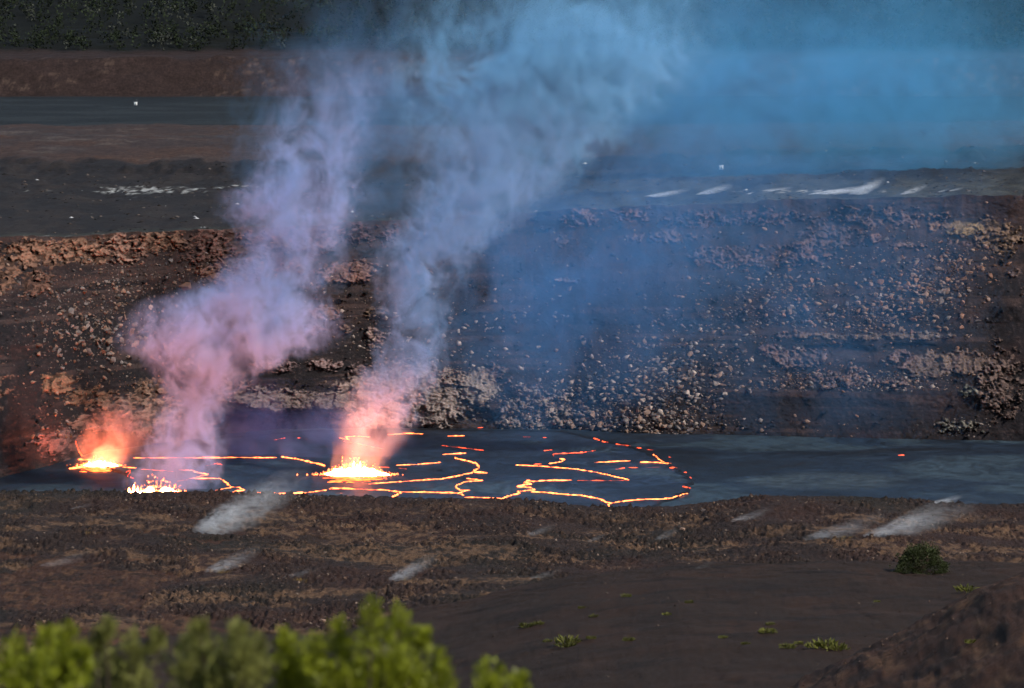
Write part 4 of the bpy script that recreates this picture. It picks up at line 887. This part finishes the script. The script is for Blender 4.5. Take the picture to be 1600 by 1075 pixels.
plume('smoke_veil', 'broad blue smoke drift above the plain beyond the steaming rim vents', 'smoke',
      [(310, 1330, 330, .004), (250, 1320, 420, .015), (180, 1300, 500, .024), (110, 1290, 520, .023), (60, 1300, 540, .012), (-40, 1320, 560, .006)],
      2760, TEAL, ry_k=.3, nscale=.04, namp=1.1, step=.5, dscale=1.5, contrast=(.30, .75), stretch=(1, 1, 1))
plume('smoke_veil', 'thinnest bluish fume spreading before the right of the crater wall', 'smoke',
      [(700, 1280, 240, .002), (600, 1270, 320, .007), (480, 1250, 360, .011), (380, 1250, 380, .014), (310, 1260, 390, .012), (240, 1260, 340, .002)],
      2380, VIOLET, ry_k=.2, nscale=.06, namp=1.1, step=.6, dscale=1.3, contrast=(.32, .72), stretch=(1, 1, 1))
plume('smoke_veil', 'faint blue smoke sheet between the two smoke columns', 'smoke',
      [(460, 520, 150, .006), (360, 545, 200, .020), (240, 560, 230, .034), (140, 580, 250, .026), (60, 620, 270, .012), (-30, 660, 270, .006)],
      2420, BLUE, ry_k=.25, nscale=.06, namp=1.8, step=.5)
plume('smoke_veil', 'low purple fume hanging over the back of the lava lake', 'smoke',
      [(728, 430, 170, .012), (700, 440, 230, .034), (660, 440, 220, .032), (630, 430, 190, .015), (590, 430, 160, .004)],
      2390, (.44, .47, .88), ry_k=.35, nscale=.08, namp=1.2, step=.5)
plume('smoke_plume', 'small orange-lit fume curling over the smaller lava fountain at the wall foot', 'smoke',
      [(732, 165, 60, .012), (705, 170, 78, .028), (680, 182, 80, .03), (650, 200, 74, .022), (610, 220, 50, .0)],
      float(on_level([165], [730], LZ)[0, 1]) + 3, (.80, .74, .80), ry_k=.6, nscale=.16, namp=2.2)
# steam wisps: one shape, blown towards the right, wider and thinner downwind
def wisp_mesh(k):
    nv, nu = 14, 12; V = []; t = np.linspace(0, 1, nv)
    r = np.interp(t, [0, .1, .3, .6, 1], [.04, .12, .19, .23, .17]) * 1.05; c = .5 * t ** 1.25
    for i in range(nv):
        for q in range(nu):
            a = 2 * math.pi * q / nu; V.append((t[i], math.sin(a) * r[i], c[i] + math.cos(a) * r[i]))
    i = np.arange(nv * nu).reshape(nv, nu); F = np.stack([i[:-1], np.roll(i[:-1], -1, 1), np.roll(i[1:], -1, 1), i[1:]], -1).reshape(-1, 4).tolist()
    F += [tuple(range(nu - 1, -1, -1)), tuple(range((nv - 1) * nu, nv * nu))]
    F = [tuple(f[::-1]) for f in F]
    me = bpy.data.meshes.new('steam_wisp'); me.from_pydata(V, [], F); me.update(); return me
WM = {}
def wisp_mat(den):
    if den not in WM:
        ts = [0, .1, .3, .6, 1]
        WM[den] = volume_mat('steam_%g' % den, ('X', 0, 1), [(t, .5 * t ** 1.25) for t in ts], list(zip(ts, [.04, .12, .19, .23, .17])), list(zip(ts, [den * 1.8, den * 3.6, den * 2.4, den * 1.0, 0])), 1.0, (.93, .95, .97), 7.0, 3.2, .2, (.40, .60), stretch=(.8, 1, 1.5))
    return WM[den]
WISPS = [  # root pixel, length px, height factor, density, label, group
    (300, 830, 190, 1.0, 0.105, 'largest white steam wisp streaming from a crack near the ridge crest'), (318, 893, 95, .8, 0.099, 'thin steam wisp over a yellow sulphur patch on the ridge'),
    (606, 906, 82, .95, 0.124, 'slanting bright steam wisp beside a yellow-edged hole in the ridge'), (824, 836, 50, .7, 0.074, None), (918, 846, 34, .8, 0.087, None), (1024, 843, 50, .9, 0.062, None), (825, 905, 60, .6, 0.056, None), (1142, 815, 70, .6, 0.087, None),
    (1255, 842, 150, .55, 0.037, 'long faint steam sheet hugging the ridge'), (1350, 838, 190, .55, 0.062, 'long steam wisp climbing the ridge behind the round bush'), (1385, 822, 110, .8, 0.062, None), (440, 903, 70, .5, 0.037, None), (60, 885, 100, .5, 0.031, None), (110, 795, 40, .5, 0.062, None), (1085, 890, 40, .8, 0.037, None)]
def put_wisp(me, p, L, hk, den, D):
    o = link('steam_wisp', me); me.materials.clear(); me.materials.append(wisp_mat(den)); s = L * D / FPX; o.location = p; o.scale = (s, s * .8, s * hk); return o
for k, (u, v, L, hk, den, lab) in enumerate(WISPS):
    p = ground_at(u, v); p[2] += .05; o = put_wisp(wisp_mesh(k), p, L, hk, den, p[1]); tag(o, lab or 'small faint steam wisp seeping from the brown ridge', 'steam', None if lab else 'small steam wisps on the ridge')
o = put_wisp(wisp_mesh(0), on_level([1448], [790], FLOOR)[0] * 0 + np.array([at_dist(1448, 789, 1512)[0], 1512, at_dist(1448, 789, 1512)[2]]), 60, .5, .4, 1512); tag(o, 'bright white steam puff rising at the crest of the ridge', 'steam')
for k, (u, v, L, hk) in enumerate([(1005, 307, 60, .3), (1085, 304, 50, .5), (1165, 302, 60, .25), (1262, 303, 90, .22), (1325, 303, 48, .75), (1338, 303, 34, .9), (1405, 303, 36, .6), (1462, 299, 18, .5), (1480, 298, 22, .4)]):
    p = plain_at(u, v + 1); o = put_wisp(wisp_mesh(k), p, L * 1.25, hk * 1.1, .3, p[1]); tag(o, 'bright white steam puff in the row of vents along the far crater rim', 'steam', 'steam puffs along the far rim')

print('done')
